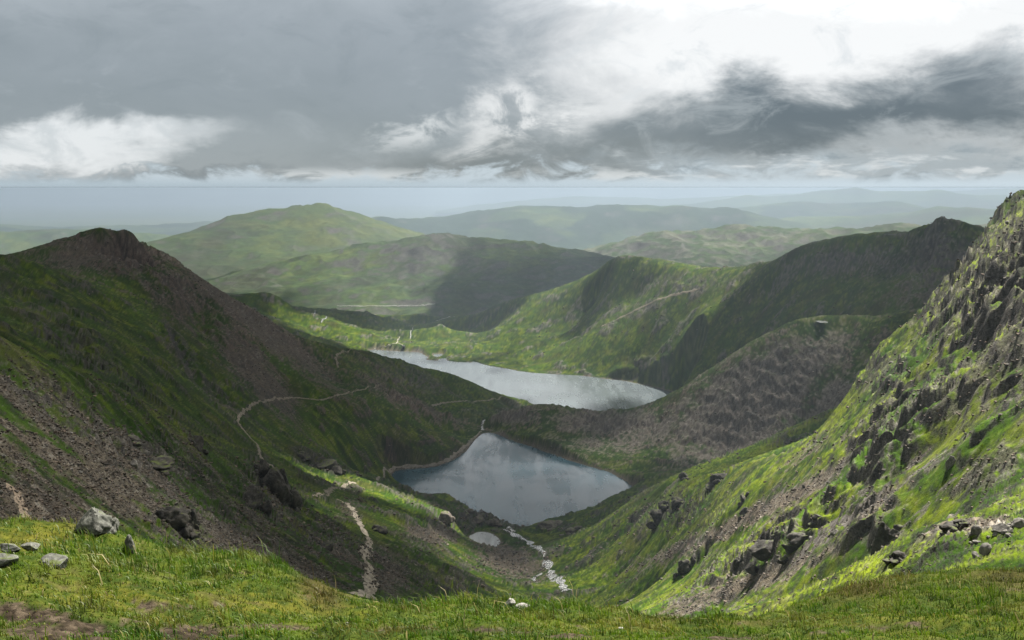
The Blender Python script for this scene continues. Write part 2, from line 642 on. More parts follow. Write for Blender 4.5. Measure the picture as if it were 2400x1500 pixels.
LAKES = [(PG, Z_G, 160.0, 1.0), (PL, Z_L, 260.0, 0.8), (PT, Z_T, 18.0, 0.8), (POOL1, 437.0, 15.0, 0.7)]

# ------------------------------------------------------------------ terrain control points: (column, row, distance) as sighted from the summit
# left: scree slope dropping from the ridge under the summit
A_edge = [(-500, 650, 190), (-200, 740, 210), (0, 800, 229), (130, 850, 262), (260, 902, 305), (370, 965, 340), (440, 1015, 352), (480, 1045, 362), (560, 1080, 405), (620, 1098, 430), (665, 1120, 445), (690, 1185, 430)]


def plane_r(px, py, a, b, x0, y0, z0):
    """distance at which this sighting meets an inclined plane through (x0, y0, z0)"""
    az, t = px2ang(px, py)
    az, t = float(az), float(t)
    return (z0 - a * x0 - b * y0) / (t - a * math.sin(az) - b * math.cos(az))


def PAp(px, py, k=1.0):
    return (px, py, k * plane_r(px, py, -.92, -.44, -106, 204, -36))


def PCp(px, py, k=1.0):
    return (px, py, k * plane_r(px, py, 1.2, -.4, 177, 338, 0))


A = dens(A_edge) + [PAp(*q) for q in [(0, 900), (0, 1000), (0, 1100), (0, 1200), (0, 1300), (-300, 900), (-300, 1100), (-300, 1300), (200, 1000), (200, 1100), (200, 1200), (200, 1300), (330, 1040), (330, 1150), (400, 1110), (400, 1200), (400, 1290), (480, 1120), (550, 1150), (550, 1250), (550, 1340), (640, 1180), (690, 1250, .95), (690, 1330, .95), (690, 1400, .9), (770, 1370, .9), (760, 1290, .9)]]
A_b = behind(dens(A_edge[2:], 45), 55, 1.22)
# basin: knolls and spur between the scree slope and the near lake
B = [(740, 1165, 700), (760, 1210, 500), (838, 1213, 600), (858, 1285, 395), (862, 1340, 300), (870, 1400, 230), (780, 1140, 800), (800, 1250, 450),
     (830, 1128, 980), (865, 1130, 1010), (910, 1142, 1030), (950, 1160, 1045), (900, 1180, 860), (960, 1200, 800), (1000, 1222, 690), (930, 1250, 560), (930, 1320, 400), (1000, 1190, 950),
     (1000, 1290, 560), (1040, 1275, 690), (1000, 1390, 380), (1100, 1390, 500), (1090, 1330, 640), (1050, 1205, 1010), (1110, 1213, 1085), (1150, 1214, 1100), (1175, 1224, 1105),
     (1200, 1238, 1118), (1190, 1300, 900), (1235, 1290, 950), (1250, 1340, 830), (1330, 1390, 730), (1220, 1385, 700), (1300, 1240, 1070), (1300, 1222, 1105), (1260, 1226, 1110),
     (1400, 1240, 985), (1400, 1300, 800), (1480, 1240, 800), (1450, 1360, 600), (1540, 1200, 800), (1560, 1290, 520), (1500, 1420, 430), (1350, 1440, 540), (1200, 1450, 480), (1000, 1450, 300),
     (1040, 1178, 1080), (1060, 1168, 1180), (1420, 1200, 1050), (1000, 1168, 1150), (1090, 1320, 720), (1140, 1320, 800)] + [(px_, py_, (Z_T - CAMZ) / float(px2ang(px_, py_)[1])) for px_, py_ in ((1135, 1268), (1090, 1258), (1178, 1270), (1140, 1293), (1110, 1282), (1120, 1243), (1160, 1250), (1170, 1282))]
Bb = [(830, 1160, 1180), (865, 1150, 1240), (910, 1150, 1260), (960, 1162, 1255), ]
# right: crags and grass of the near ridge
C_edge = [PCp(*q) for q in [(3000, 452), (2600, 444), (2400, 441), (2370, 462), (2340, 490), (2322, 522), (2306, 538), (2285, 562), (2262, 600), (2250, 640, 1.02), (2225, 690, 1.03), (2200, 722, 1.04), (2150, 752, 1.05), (2100, 777, 1.05), (2060, 812, 1.06), (2045, 848, 1.07), (2005, 895, 1.08), (1975, 945, 1.09), (1955, 1000, 1.1), (1905, 1040, 1.1), (1840, 1055, 1.1),
          (1740, 1085, 1.1), (1650, 1115, 1.08), (1580, 1128, 1.06), (1530, 1140, 1.03), (1495, 1158, 1.02)]]
C = dens(C_edge) + [PCp(*q) for q in [(1600, 1220, 1.1), (1640, 1320, 1.1), (1600, 1430, 1.1), (1700, 1300), (1700, 1200), (1700, 1440), (1800, 1380), (1800, 1300, .97), (1800, 1200), (1800, 1120), (1900, 1400), (1900, 1300, .97), (1900, 1200, .97), (1900, 1100, 1.03), (2000, 1340), (2000, 1250, .95), (2000, 1100, 1.03), (2050, 930, 1.04), (2100, 1200, .97), (2100, 1000, .97), (2100, 870, 1.03),
                    (2200, 1150), (2200, 1050, 1.04), (2200, 950, .97), (2200, 800, 1.02), (2300, 1150), (2300, 1000, .96), (2300, 850, 1.04), (2300, 700, .97), (2400, 1100), (2400, 950, 1.03), (2400, 800, .97), (2400, 650, 1.03), (2400, 540), (2800, 1000), (2800, 700), (2250, 1230), (2100, 1290)]]
Ck = [(2040, 1330, 105), (2080, 1300, 92), (2130, 1265, 86), (2200, 1228, 80), (2300, 1216, 76), (2400, 1203, 72), (2700, 1150, 66), (2200, 1290, 60), (2400, 1290, 48), (2050, 1380, 60), (2700, 1280, 40)]
Ckb = [(2080, 1330, 125), (2200, 1255, 115), (2300, 1238, 112), (2400, 1225, 105)]
C_b = behind(dens(C_edge[:-5], 50), 55, 1.14) + behind(dens(C_edge[1:-6], 80), 170, 1.6)
# left mountain: knife-edge summit and its long east shoulder
D_edge = [(75, 606, 1750), (120, 591, 1775), (170, 577, 1800), (210, 563, 1825), (225, 550, 1838), (240, 532, 1850), (252, 540, 1852), (268, 553, 1860), (285, 545, 1865), (305, 537, 1870), (322, 546, 1872), (345, 564, 1880), (375, 582, 1890), (405, 602, 1900), (428, 617, 1915), (438, 632, 1917),
          (500, 669, 1940), (560, 708, 1960), (620, 746, 1980), (660, 768, 2000), (720, 792, 2030), (800, 816, 2080), (870, 823, 2150), (920, 838, 2200), (990, 858, 2280), (1050, 872, 2330), (1100, 893, 2370), (1150, 914, 2400), (1180, 926, 2420), (1215, 938, 2450), (1250, 943, 2460), (1278, 949, 2472)]
D_e2 = [(-600, 560, 1050), (-300, 590, 1100), (0, 601, 1150), (35, 598, 1160), (75, 610, 1185), (105, 622, 1220), (130, 632, 1340), (180, 615, 1400), (222, 598, 1450), (260, 612, 1490), (292, 632, 1520)]
def pull(p):
    f = 1 - .17 * min(1, max(0, (1050 - p[0]) / 450)) * min(1, max(0, (p[2] - 1050) / 700))
    return (p[0], p[1], p[2] * f)


D_edge = [pull(p) for p in D_edge]
D = dens(D_edge, 22) + dens(D_e2) + [pull(p) for p in [(75, 618, 1650), (180, 605, 1710), (240, 590, 1740), (300, 600, 1760), (340, 640, 1660), (380, 630, 1760), (-300, 760, 520), (0, 700, 880), (0, 775, 560), (100, 700, 1010), (100, 795, 610), (200, 690, 1200), (200, 770, 860), (200, 845, 660), (300, 700, 1330), (300, 800, 950), (300, 890, 720),
     (400, 690, 1600), (400, 780, 1230), (400, 870, 960), (400, 955, 780), (480, 1010, 820), (500, 750, 1680), (500, 840, 1300), (500, 940, 1010), (560, 1055, 850), (600, 790, 1760), (600, 880, 1400), (600, 970, 1130), (640, 1080, 900), (700, 830, 1850), (700, 915, 1480), (700, 1005, 1210), (700, 1080, 1020), (730, 1120, 930),
     (800, 855, 1900), (800, 930, 1480), (800, 990, 1370), (800, 1070, 1200), (850, 1100, 1200), (900, 880, 1960), (960, 900, 2020), (1060, 920, 2150), (1060, 950, 1990), (1140, 960, 2050), (1180, 948, 2250), (900, 1000, 1455), (900, 1060, 1390), (1000, 1000, 1515), (1000, 1060, 1420), (1080, 1020, 1540), (880, 1115, 1300), (930, 965, 1510)]]
S2 = dens([(800, 915, 1500), (870, 905, 1530), (940, 922, 1560), (1010, 952, 1585), (1080, 985, 1605), (1118, 1000, 1618)])
S2b = behind(S2, 16, 1.08)
D_b = behind(dens(D_edge[:-6], 60), 60, 1.16) + behind(dens(D_e2[:6], 60), 25, 1.10) + behind(dens(D_edge[:20], 90), 150, 1.5)
# rock barrier between the two lakes, rising to the right
E_edge = [(1138, 988, 1720), (1180, 966, 1740), (1210, 955, 1750), (1250, 949, 1760), (1290, 944, 1770), (1340, 953, 1765), (1370, 961, 1755), (1400, 967, 1750), (1440, 957, 1750), (1500, 957, 1742), (1550, 945, 1738), (1575, 922, 1736), (1640, 890, 1732), (1700, 848, 1732), (1750, 815, 1736), (1800, 790, 1742), (1840, 766, 1760), (1880, 748, 1780), (1940, 740, 1800), (1990, 738, 1805), (2050, 742, 1805), (2100, 735, 1805), (2170, 722, 1805), (2230, 712, 1810), (2350, 690, 1850), (2600, 660, 1900)]
E_edge = [(p[0], p[1], p[2] * (.93 if p[0] > 1140 else .945)) for p in E_edge]
E = dens(E_edge) + [(1150, 1006, 1605), (1200, 1005, 1570), (1300, 1000, 1545), (1300, 1045, 1440), (1400, 1010, 1545), (1400, 1050, 1475), (1500, 1000, 1550), (1500, 1060, 1450), (1600, 1000, 1510), (1600, 1080, 1400), (1560, 1110, 1345), (1700, 950, 1530), (1700, 1050, 1470), (1800, 900, 1545), (1800, 1020, 1460), (1900, 850, 1570), (1900, 980, 1490), (2000, 830, 1585), (2100, 820, 1580), (1950, 772, 1640), (2050, 772, 1630), (1850, 800, 1600), (2400, 800, 1450), (2200, 900, 1300), (2600, 900, 1200)]
E_b = behind(dens(E_edge, 60), 70, 1.13)
def PZ(px, r, z):
    a = float(px2ang(px, 950)[0])
    q = ang2px(np.array([a]), np.array([(z - CAMZ) / r]))
    return (float(q[0][0]), float(q[1][0]), r)


E_b += [PZ(x_, 2080, 480) for x_ in range(1210, 1760, 60)] + [PZ(x_, 2330, 425) for x_ in range(1240, 1700, 60)]
# right-hand ridge above the big lake
G_edge = [(1060, 743, 4350), (1120, 734, 4250), (1160, 717, 4150), (1210, 703, 4050), (1260, 690, 3950), (1320, 668, 3780), (1370, 650, 3650), (1410, 631, 3520), (1440, 618, 3450), (1490, 613, 3380), (1540, 620, 3280), (1590, 627, 3180), (1650, 631, 3080), (1700, 632, 2980), (1760, 625, 2850), (1800, 618, 2760), (1830, 602, 2700), (1850, 591, 2640), (1890, 583, 2600), (1950, 568, 2540), (1990, 562, 2500), (2015, 565, 2480), (2040, 573, 2450), (2075, 582, 2430), (2102, 584, 2410), (2110, 562, 2400), (2132, 540, 2390), (2168, 531, 2370), (2180, 516, 2360), (2194, 507, 2350), (2212, 516, 2340), (2234, 539, 2330), (2240, 539, 2324), (2247, 517, 2322), (2256, 515, 2318), (2275, 530, 2310), (2302, 552, 2300), (2350, 580, 2300), (2600, 640, 2300)]
G = dens(G_edge, 22) + [(1250, 760, 3560), (1200, 800, 3420), (1300, 820, 3170), (1400, 700, 3480), (1400, 800, 3080), (1500, 690, 3230), (1500, 790, 2960), (1500, 860, 2800), (1600, 690, 2990), (1600, 790, 2740), (1600, 870, 2610), (1700, 690, 2790), (1700, 770, 2560), (1800, 690, 2580), (1800, 760, 2360), (1900, 650, 2470), (1900, 730, 2260), (2000, 650, 2360), (2000, 725, 2170), (2100, 640, 2300), (2100, 700, 2150), (2180, 600, 2270), (2200, 690, 2110), (2270, 640, 2180),
     (1140, 840, 3240), (1200, 860, 3060), (1300, 868, 3010), (1400, 878, 2940), (1500, 892, 2830), (1570, 908, 2740)] + dens([(1105, 812, 3380), (1180, 776, 3480), (1240, 764, 3520), (1300, 765, 3480), (1340, 775, 3400)])
G_b = behind(dens(G_edge[3:], 60), 45, 1.15) + behind(dens(G_edge[3:], 90), 120, 1.4)
# valley floor with knolls beyond the big lake
H = [(560, 700, 3650), (600, 694, 3700), (630, 692, 3740), (655, 700, 3780), (668, 722, 3800), (560, 730, 3300), (600, 745, 3450), (700, 752, 3600), (760, 738, 3950), (690, 722, 4100), (800, 728, 4350), (870, 735, 4500), (915, 742, 4560), (930, 752, 4580),
     (740, 775, 3520), (800, 768, 3640), (850, 768, 3680), (890, 776, 3680), (920, 790, 3640), (945, 803, 3560), (870, 800, 3460), (800, 800, 3380), (930, 815, 3420), (1000, 820, 3400),
     (975, 797, 3620), (1000, 780, 3680), (1028, 763, 3720), (1045, 765, 3720), (1070, 780, 3680), (1100, 803, 3600), (1112, 812, 3560), (1050, 805, 3480), (1080, 825, 3350),
     (955, 790, 4250), (960, 768, 4650), (1000, 756, 4800), (900, 752, 4500), (1100, 775, 4150), (1110, 795, 3850), (1160, 760, 4000), (1100, 755, 4350), (975, 747, 4850), (1010, 739, 4880), (1050, 744, 4700), (860, 745, 4300),
     (300, 760, 3500), (0, 780, 3500), (-400, 780, 3500), (300, 740, 5200), (600, 735, 5200), (900, 737, 5300), (1100, 744, 5300), (1400, 740, 5200), (1800, 740, 5200), (2300, 740, 5200), (2700, 740, 5200)]
Z0 = [(-600, 1330, 14), (-300, 1420, 14), (0, 1480, 14), (400, 1500, 14), (800, 1560, 14), (1200, 1600, 14), (1600, 1600, 14), (2000, 1560, 14), (2400, 1520, 14), (2800, 1500, 14), (3200, 1500, 14), (-900, 1330, 14), (3100, 1400, 40), (3100, 1300, 70),
      (300, 1500, 28), (600, 1560, 45), (1000, 1680, 60), (1300, 1700, 80), (1600, 1680, 60), (1900, 1640, 60), (2300, 1520, 26)]
MAIN = Surf({'scree_slope': A + A_b + Z0[:6] + Z0[11:12] + Z0[14:16], 'basin': B + Bb + Z0[16:18], 'crag_slope': C + C_b + Ck + Ckb + Z0[6:11] + Z0[12:14] + Z0[18:],
             'left_mountain': D + D_b + S2 + S2b, 'rock_barrier': E + E_b, 'right_ridge': G + G_b, 'valley': H})


_c = np.array([(p[0], p[1], p[2]) for e in (D_edge, D_e2, E_edge, G_edge, C_edge) for p in dens(e, 14)], float)
CREST = np.stack([px2ang(_c[:, 0], _c[:, 1])[0], np.log(_c[:, 2])], 1).astype(np.float32)


def crest_damp(az, lr):
    a, l = az.ravel().astype(np.float32), lr.ravel().astype(np.float32)
    out = np.empty(a.shape, np.float32)
    for i in range(0, len(a), 20000):
        d = np.sqrt(((a[i:i + 20000, None] - CREST[:, 0]) * 1.0) ** 2 + (l[i:i + 20000, None] - CREST[:, 1]) ** 2).min(1)
        out[i:i + 20000] = .10 + .90 * sstep(.006, .11, d)
    return out.reshape(az.shape)


def blob(px, py, r, cx, cy_, rx, ry, rot=0.0, rlo=0.0, rhi=1e9):
    c, s = math.cos(math.radians(rot)), math.sin(math.radians(rot))
    dx, dy = px - cx, py - cy_
    u = (dx * c + dy * s) / rx
    v = (-dx * s + dy * c) / ry
    w = np.exp(-(u * u + v * v))
    return np.where((r >= rlo) & (r <= rhi), w, 0)


def main_zones(px, py, r):
    """how craggy / stony each place is"""
    rock = np.zeros_like(px)
    scr = np.zeros_like(px)
    for b, k in [((300, 590, 110, 45, 10, 1280, 2100), 1.0), ((450, 700, 220, 60, 40, 800, 2100), .5), ((150, 780, 260, 55, 35, 320, 1300), .55), ((420, 810, 110, 28, 60, 560, 1500), .8), ((520, 930, 120, 40, 40, 560, 1400), .5),
                 ((660, 780, 160, 22, 36, 1200, 2200), .6), ((960, 890, 130, 30, 20, 1360, 2300), .7), ((960, 930, 170, 24, 22, 1160, 1800), .8), ((760, 1090, 70, 30, 20, 640, 1300), .7),
                 ((1200, 970, 90, 22, 0, 1500, 2000), .75), ((1420, 985, 150, 30, 0, 1400, 2000), 1.0), ((1750, 950, 210, 110, -35, 1200, 2000), 1.0), ((1900, 830, 150, 60, -20, 1300, 2000), .6),
                 ((2190, 610, 90, 110, 0, 1900, 2600), 1.0), ((1960, 610, 150, 35, -5, 2000, 2900), .7), ((1620, 660, 130, 30, 0, 2400, 3400), .5), ((1500, 720, 90, 30, -30, 2500, 3700), .5),
                 ((2250, 640, 130, 180, 25, 100, 700), 1.2), ((2370, 700, 130, 260, 0, 100, 700), 1.15), ((2080, 880, 90, 70, -40, 100, 700), .8), ((2080, 1050, 90, 130, 20, 100, 700), .8), ((2200, 940, 220, 70, -20, 100, 600), .8), ((2040, 1230, 60, 110, 30, 100, 450), .9), ((2350, 1120, 100, 120, 20, 100, 400), .8), ((1820, 1280, 130, 40, -25, 100, 700), .8), ((1560, 1200, 130, 50, -10, 100, 1250), .7), ((1660, 1310, 70, 60, -30, 100, 900), .5), ((1920, 1180, 120, 25, -30, 100, 700), .5),
                 ((620, 1160, 90, 60, 40, 250, 520), 1.0), ((330, 1060, 200, 45, 25, 20, 520), .8), ((420, 1220, 90, 45, 15, 20, 520), .8), ((540, 1220, 120, 40, 25, 20, 520), .6), ((100, 920, 200, 60, 25, 20, 520), .5), ((760, 1260, 70, 40, 10, 250, 600), .6),
                 ((1120, 1215, 90, 25, 15, 800, 1150), .9), ((1020, 1215, 50, 25, 20, 550, 1000), .8), ((960, 1150, 90, 25, 25, 640, 1200), .5), ((1300, 1235, 70, 18, 0, 900, 1150), .9), ((980, 1290, 80, 30, 25, 380, 800), .7), ((1060, 1370, 80, 40, 15, 300, 760), .7), ((2200, 1260, 160, 40, -15, 30, 140), .7)]:
        rock = np.maximum(rock, k * blob(px, py, r, *b))
    for b, k in [((200, 1080, 420, 120, 22, 20, 520), .95), ((600, 1290, 240, 55, 25, 20, 520), .9), ((100, 1180, 260, 80, 12, 20, 520), 1.0), ((1500, 1010, 260, 60, -12, 1250, 2000), .55), ((1760, 960, 220, 120, -35, 1200, 2000), .75), ((2000, 620, 260, 60, 5, 2000, 2900), .5), ((250, 590, 200, 60, 0, 1280, 2100), 1.0), ((600, 755, 280, 42, 37, 1120, 2300), 1.1), ((430, 680, 110, 30, 35, 960, 2000), .8), ((600, 870, 170, 50, 48, 720, 1800), 1.0), ((380, 700, 120, 22, 42, 960, 1900), .7),
                 ((480, 900, 220, 16, 45, 560, 1400), .5), ((970, 945, 220, 26, 20, 1120, 1900), .7), ((880, 1340, 110, 60, 10, 180, 560), .95), ((790, 1300, 120, 25, 12, 150, 600), .8), ((1190, 1310, 110, 45, 20, 600, 1050), .9), ((1010, 1250, 80, 30, 0, 450, 900), .9), ((820, 1190, 40, 50, 60, 350, 900), .6),
                 ((1780, 1200, 330, 26, -27, 100, 900), .95), ((1640, 1270, 200, 25, -20, 100, 900), .8), ((1750, 1370, 330, 36, -22, 100, 650), .85), ((2040, 1200, 120, 12, -40, 100, 500), .8), ((1900, 1060, 100, 18, -30, 100, 800), .6), ((1800, 1060, 220, 60, -10, 1200, 1600), .7), ((1960, 940, 120, 60, -40, 1200, 1800), .8), ((2170, 700, 160, 60, 0, 1800, 2300), .6), ((2250, 640, 60, 130, 0, 2000, 2600), .6),
                 ((2270, 1250, 150, 20, -10, 30, 110), .8), ((2150, 1080, 80, 8, -42, 100, 500), .8)]:
        scr = np.maximum(scr, k * blob(px, py, r, *b))
    return rock, scr


C3 = lambda *v: np.array(v, np.float32)
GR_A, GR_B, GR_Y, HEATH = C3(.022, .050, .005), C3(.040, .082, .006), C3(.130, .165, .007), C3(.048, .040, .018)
SCREE_A, SCREE_B = C3(.132, .108, .086), C3(.085, .073, .062)
ROCK_A, ROCK_B = C3(.040, .039, .037), C3(.100, .092, .084)


def lerp(a, b, f):
    return a + (b - a) * f[..., None]


def grid_normals(P):
    du = np.gradient(P, axis=0)
    dv = np.gradient(P, axis=1)
    n = np.cross(du, dv)
    n /= np.linalg.norm(n, axis=-1, keepdims=True) + 1e-12
    n *= np.sign(n[..., 2:3] + 1e-9)
    return n


def ribs(x, y, d, lam, octs, seed, sp, stretch=4.0):
    """ridged noise drawn out along the fall line d"""
    dx, dy = d
    c = x * dy - y * dx
    f = (x * dx + y * dy) / stretch
    wob = perlin(x / (lam * 3), y / (lam * 3), seed + 31) * lam * 0.5
    s = 0.0
    a = 1.0
    for o in range(octs):
        n = 1 - 2 * np.abs(perlin((c + wob) / lam, f / lam, seed + o))
        s = s + a * n * sstep(1.6, 3.5, lam / sp)
        a *= 0.52
        lam *= 0.5
    return s


def main_height(az, lr):
    r = np.exp(lr)
    t = MAIN.t(az, lr)
    x, y = r * np.sin(az), r * np.cos(az)
    px, py = ang2px(az, t)
    z = CAMZ + t * r
    rock, scr = main_zones(px, py, r)
    sp = r * 0.00135
    # patchiness of crag cover
    patch = fbm(x, y, 90, 4, 3)
    patch2 = fbm(x, y, 22, 4, 5)
    near = sstep(900, 300, r)
    crag = np.clip(rock * 1.1 + 0.30 * patch + 0.30 * patch2 * near - 0.12, 0, 1.1)
    bank = sstep(25, 60, r)
    dirs = np.where((px < 1130) & (r > 500), 0, np.where((px > 1450) & (r < 1150), 1, 2))
    scale = np.clip(r / 1500, 0.2, 1.8)
    dz = 0.0
    # broad relief
    dz = dz + 9.0 * scale * fbm(x, y, 240, 3, 41) * np.clip(sstep(250, 1100, r), 0, 1)
    dz = dz * crest_damp(az, lr)
    dz = dz + (1.1 + 1.3 * crag) * fbm(x, y, 34, 4, 47, 0.5, sp) * np.clip(sstep(60, 500, r), 0.25, 1)
    # gullies and ribs along the fall lines
    rA = ribs(x, y, (.47, -.88), 110, 7, 61, sp)
    rB = ribs(x, y, (-.95, .32), 19, 4, 71, sp, 3.0)
    rC = ribs(x, y, (-.55, -.83), 80, 7, 81, sp)
    rD = ribs(x, y, (.90, .43), 15, 5, 77, sp, 2.5)
    rr = np.where(dirs == 0, -np.clip(1.15 - rA, 0, None) * 1.15, np.where(dirs == 1, -np.clip(1.1 - rB, 0, None) * .30, np.where(r > 1150, -np.clip(1.15 - rC, 0, None) * np.where(r < 2000, .6, 1.4), -np.clip(1.1 - rD, 0, None) * .26)))
    dz = dz + rr * (2.0 + 12.0 * crag) * np.where(r < 500, np.clip(r / 420, .12, 1), 1)
    # ledges: steps across the slope in craggy places
    led = (z + 3.0 * patch2 * 4) / np.where(r < 700, 9.0, 24.0)
    saw = led - np.floor(led)
    step = (sstep(0.0, 0.35, saw) - saw)
    dz = dz + step * np.where(r < 700, np.where(px < 1200, 3.5, 7.0), 9.0) * np.clip(crag, 0, 1) * np.clip(r / 250, .1, 1)
    # outcrops breaking through the turf, three sizes for near, middle and far ground
    oc = np.zeros(x.shape)
    och = 0.0
    for lam_, hh_, r0, r1, r2, r3, sd_ in ((11.0, .95, 120, 180, 380, 520, 501), (32.0, 2.6, 380, 520, 1700, 2300, 511), (75.0, 5.5, 1700, 2300, 9000, 9900, 521)):
        w_ = sstep(r0, r1, r) * sstep(r3, r2, r)
        o_ = fbm(x, y, lam_, 5, sd_, .5, sp) + .50 * rock + .30 * patch - .12
        e_ = sstep(.26, .46, o_)
        och = och + w_ * hh_ * (e_ * (.8 + .6 * perlin(x / lam_ * 2, y / lam_ * 2, sd_ + 7)) + .5 * sstep(.45, .7, o_))
        oc = oc + w_ * sstep(.27, .36, o_)
    dz = dz + och * np.where((px > 1400) & (r < 520), .45, 1.0) * (1 - .6 * scr) * (.35 + .65 * crest_damp(az, lr))
    # small blocks
    blk = np.abs(fbm(x, y, 7.0, 4, 91, 0.55, sp)) - .25
    dz = dz + blk * (0.6 + 2.4 * crag) * np.clip(r / 350, .1, 1.0)
    blk2 = np.abs(fbm(x, y, 26.0, 5, 95, 0.6, sp)) - .3
    dz = dz + np.minimum(blk2 - .15, .12) * (1.0 + 6.0 * crag) * sstep(700, 1300, r)
    bl2 = np.abs(perlin(x / 1.6, y / 1.6, 97)) * sstep(1.6, 3.5, 1.6 / sp) + 0.5 * np.abs(perlin(x / .7, y / .7, 98)) * sstep(1.6, 3.5, .7 / sp)
    dz = dz + bl2 * (0.10 + .35 * scr + .5 * crag) * np.clip(r / 120, .3, 1)
    tus = np.abs(perlin(x / .9, y / .9, 93)) + .5 * np.abs(perlin(x / .38, y / .38, 94)) + .7 * perlin(x / 3.1, y / 3.1, 96)
    dz = dz + tus * .45 * sstep(170, 110, r)
    z = z + dz * bank * (1 - .75 * blob(px, py, r, 1130, 1275, 75, 40, 0, 500, 1100))
    # lakes
    sdm = np.full(x.shape, 1e6)
    for (poly, zl, wid, cap) in LAKES:
        xs = [p[0] for p in poly]
        ys = [p[1] for p in poly]
        m = (x > min(xs) - wid) & (x < max(xs) + wid) & (y > min(ys) - wid) & (y < max(ys) + wid)
        if not m.any():
            continue
        sd = polysd(poly, x[m], y[m])
        sd = sd + 2.5 * (wid / 200) * perlin(x[m] / 17, y[m] / 17, 5) + 1.2 * (wid / 200) * perlin(x[m] / 6, y[m] / 6, 6)
        zz = z[m]
        out = np.clip(zz, zl + 0.035 * sd, zl + 0.25 + cap * sd * (1 + sd / 25))
        k = sstep(wid, wid * .55, sd)
        zz2 = np.where(sd < 0, np.minimum(zz, zl - 0.4 + 0.12 * sd), zz + (out - zz) * k)
        z[m] = zz2
        sdm[m] = np.minimum(sdm[m], np.where(zl < 0, 1e6, sd))
    n0 = grid_normals(np.stack([x, y, CAMZ + t * r], -1))[..., 2]
    return x, y, z, r, px, py, rock, scr, crag, sdm, patch, patch2, n0, oc


def colour_main(P, N, r, px, py, rock, scr, crag, sd, patch, patch2, n0, oc):
    x, y, z = P[..., 0], P[..., 1], P[..., 2]
    sp = r * 0.00135
    n1 = fbm(x, y, 160, 5, 101)
    n2 = fbm(x, y, 30, 5, 111, 0.6)
    n3 = fbm(x + z * .7, y - z * .5, 6, 5, 121, 0.7)
    n4 = fbm(x - z * .4, y + z * .8, 2.2, 4, 131, 0.75)
    slope = N[..., 2]
    c = lerp(GR_A, GR_B, np.clip(.5 + .9 * n1 + .5 * n3, 0, 1))
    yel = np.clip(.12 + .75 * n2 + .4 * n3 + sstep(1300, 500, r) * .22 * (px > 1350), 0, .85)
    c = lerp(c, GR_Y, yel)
    c = lerp(c, HEATH, np.clip(.8 * fbm(x, y, 70, 4, 141) + .3 * n3 - .12, 0, .6))
    c = c * (1 + .38 * np.clip(n3, -1, 1) + .30 * np.clip(n4, -1, 1))[..., None]
    # worn stony ground
    lf = (px < 900) & (r < 560)
    st = np.clip(np.where(lf, scr * 1.0 + .75 * n2 + .3 * n3, scr * 1.25 + .35 * n2 + .35 * n3) - .22 + .12 * n4, 0, 1)
    st = sstep(.30, .62, st) * np.clip(scr * 3, 0, 1)
    st = np.maximum(st, sstep(.40, .65, .5 * n3 + .45 * n4 + .2 * n2) * .35)
    sc_c = lerp(SCREE_A, SCREE_B, np.clip(.5 + .8 * n2 + .8 * n4, 0, 1))
    sc_c = sc_c * (1 + .45 * np.clip(n4 + .5 * n3, -1, 1))[..., None]
    c = lerp(c, sc_c, st * .95)
    # bare rock where it is steep
    thr = np.clip(np.minimum(.74, n0 - .07) + .09 * np.clip(rock, 0, 1) + .05 * n2, .2, .84)
    rk = sstep(.07, -.10, slope - thr + .10 * n3 + .06 * n4)
    rk = np.clip(rk * (0.35 + 1.0 * np.clip(crag + .25 * sstep(1200, 300, r), 0, 1)), 0, 1)
    rk = np.maximum(rk, sstep(.42, .8, rock + .35 * n3 + .25 * n2) * .8 * sstep(.93, .80, slope))
    rk = np.maximum(rk, np.clip(oc, 0, 1) * sstep(-.35, .25, .7 * n3 + .6 * n4 + .5 * (n0 - slope) * 4) * .9)
    rc = lerp(ROCK_A, ROCK_B, np.clip(.45 + .7 * n3 + .6 * n4 + .3 * n1, 0, 1))
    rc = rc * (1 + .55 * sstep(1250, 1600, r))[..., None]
    warm = sstep(1200, 1350, r) * sstep(2000, 1850, r)
    rc = rc * lerp(C3(1, 1, 1), C3(1.18, 1.0, .92), warm)
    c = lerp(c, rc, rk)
    c = lerp(c, C3(.150, .134, .118) * (1 + .5 * np.clip(n3 + n4, -1, 1))[..., None], np.clip(warm * sstep(.25, .6, np.maximum(scr, rock) * (px > 1150) + .3 * n2 + .25 * n3) * .8, 0, 1))
    # pale quartz-like specks
    speck = sstep(.78, 1.05, n4 + .55 * n3) * .6
    c = lerp(c, C3(.24, .23, .21), speck * np.clip(.15 + scr + .6 * rock, 0, 1) * .8)
    # stony lake margins
    mar = sstep(4.0, 1.0, sd + 1.5 * n3)
    c = lerp(c, C3(.15, .125, .105), mar * .9)
    stony = np.clip(np.maximum(st, rk * .8) + mar, 0, 1)
    return np.concatenate([np.clip(c * (.60 + .20 * sstep(1250, 1500, px) * sstep(1200, 900, r))[..., None], .004, .6), stony[..., None]], -1)  # albedo raised on the near right slope, standing in for stronger sunlight


def tris_of(cols, rows):
    i = np.arange(cols - 1)[:, None] * rows + np.arange(rows - 1)[None]
    return np.stack([i, i + rows, i + rows + 1, i + 1], -1)      # (cols-1, rows-1, 4)


ALLV, ALLQ, NV = [], [], 0


def for_rays(P, Q, step=1):
    global NV
    ALLV.append(P.reshape(-1, 3))
    ALLQ.append(Q.reshape(-1, 4) + NV)
    NV += P.reshape(-1, 3).shape[0]


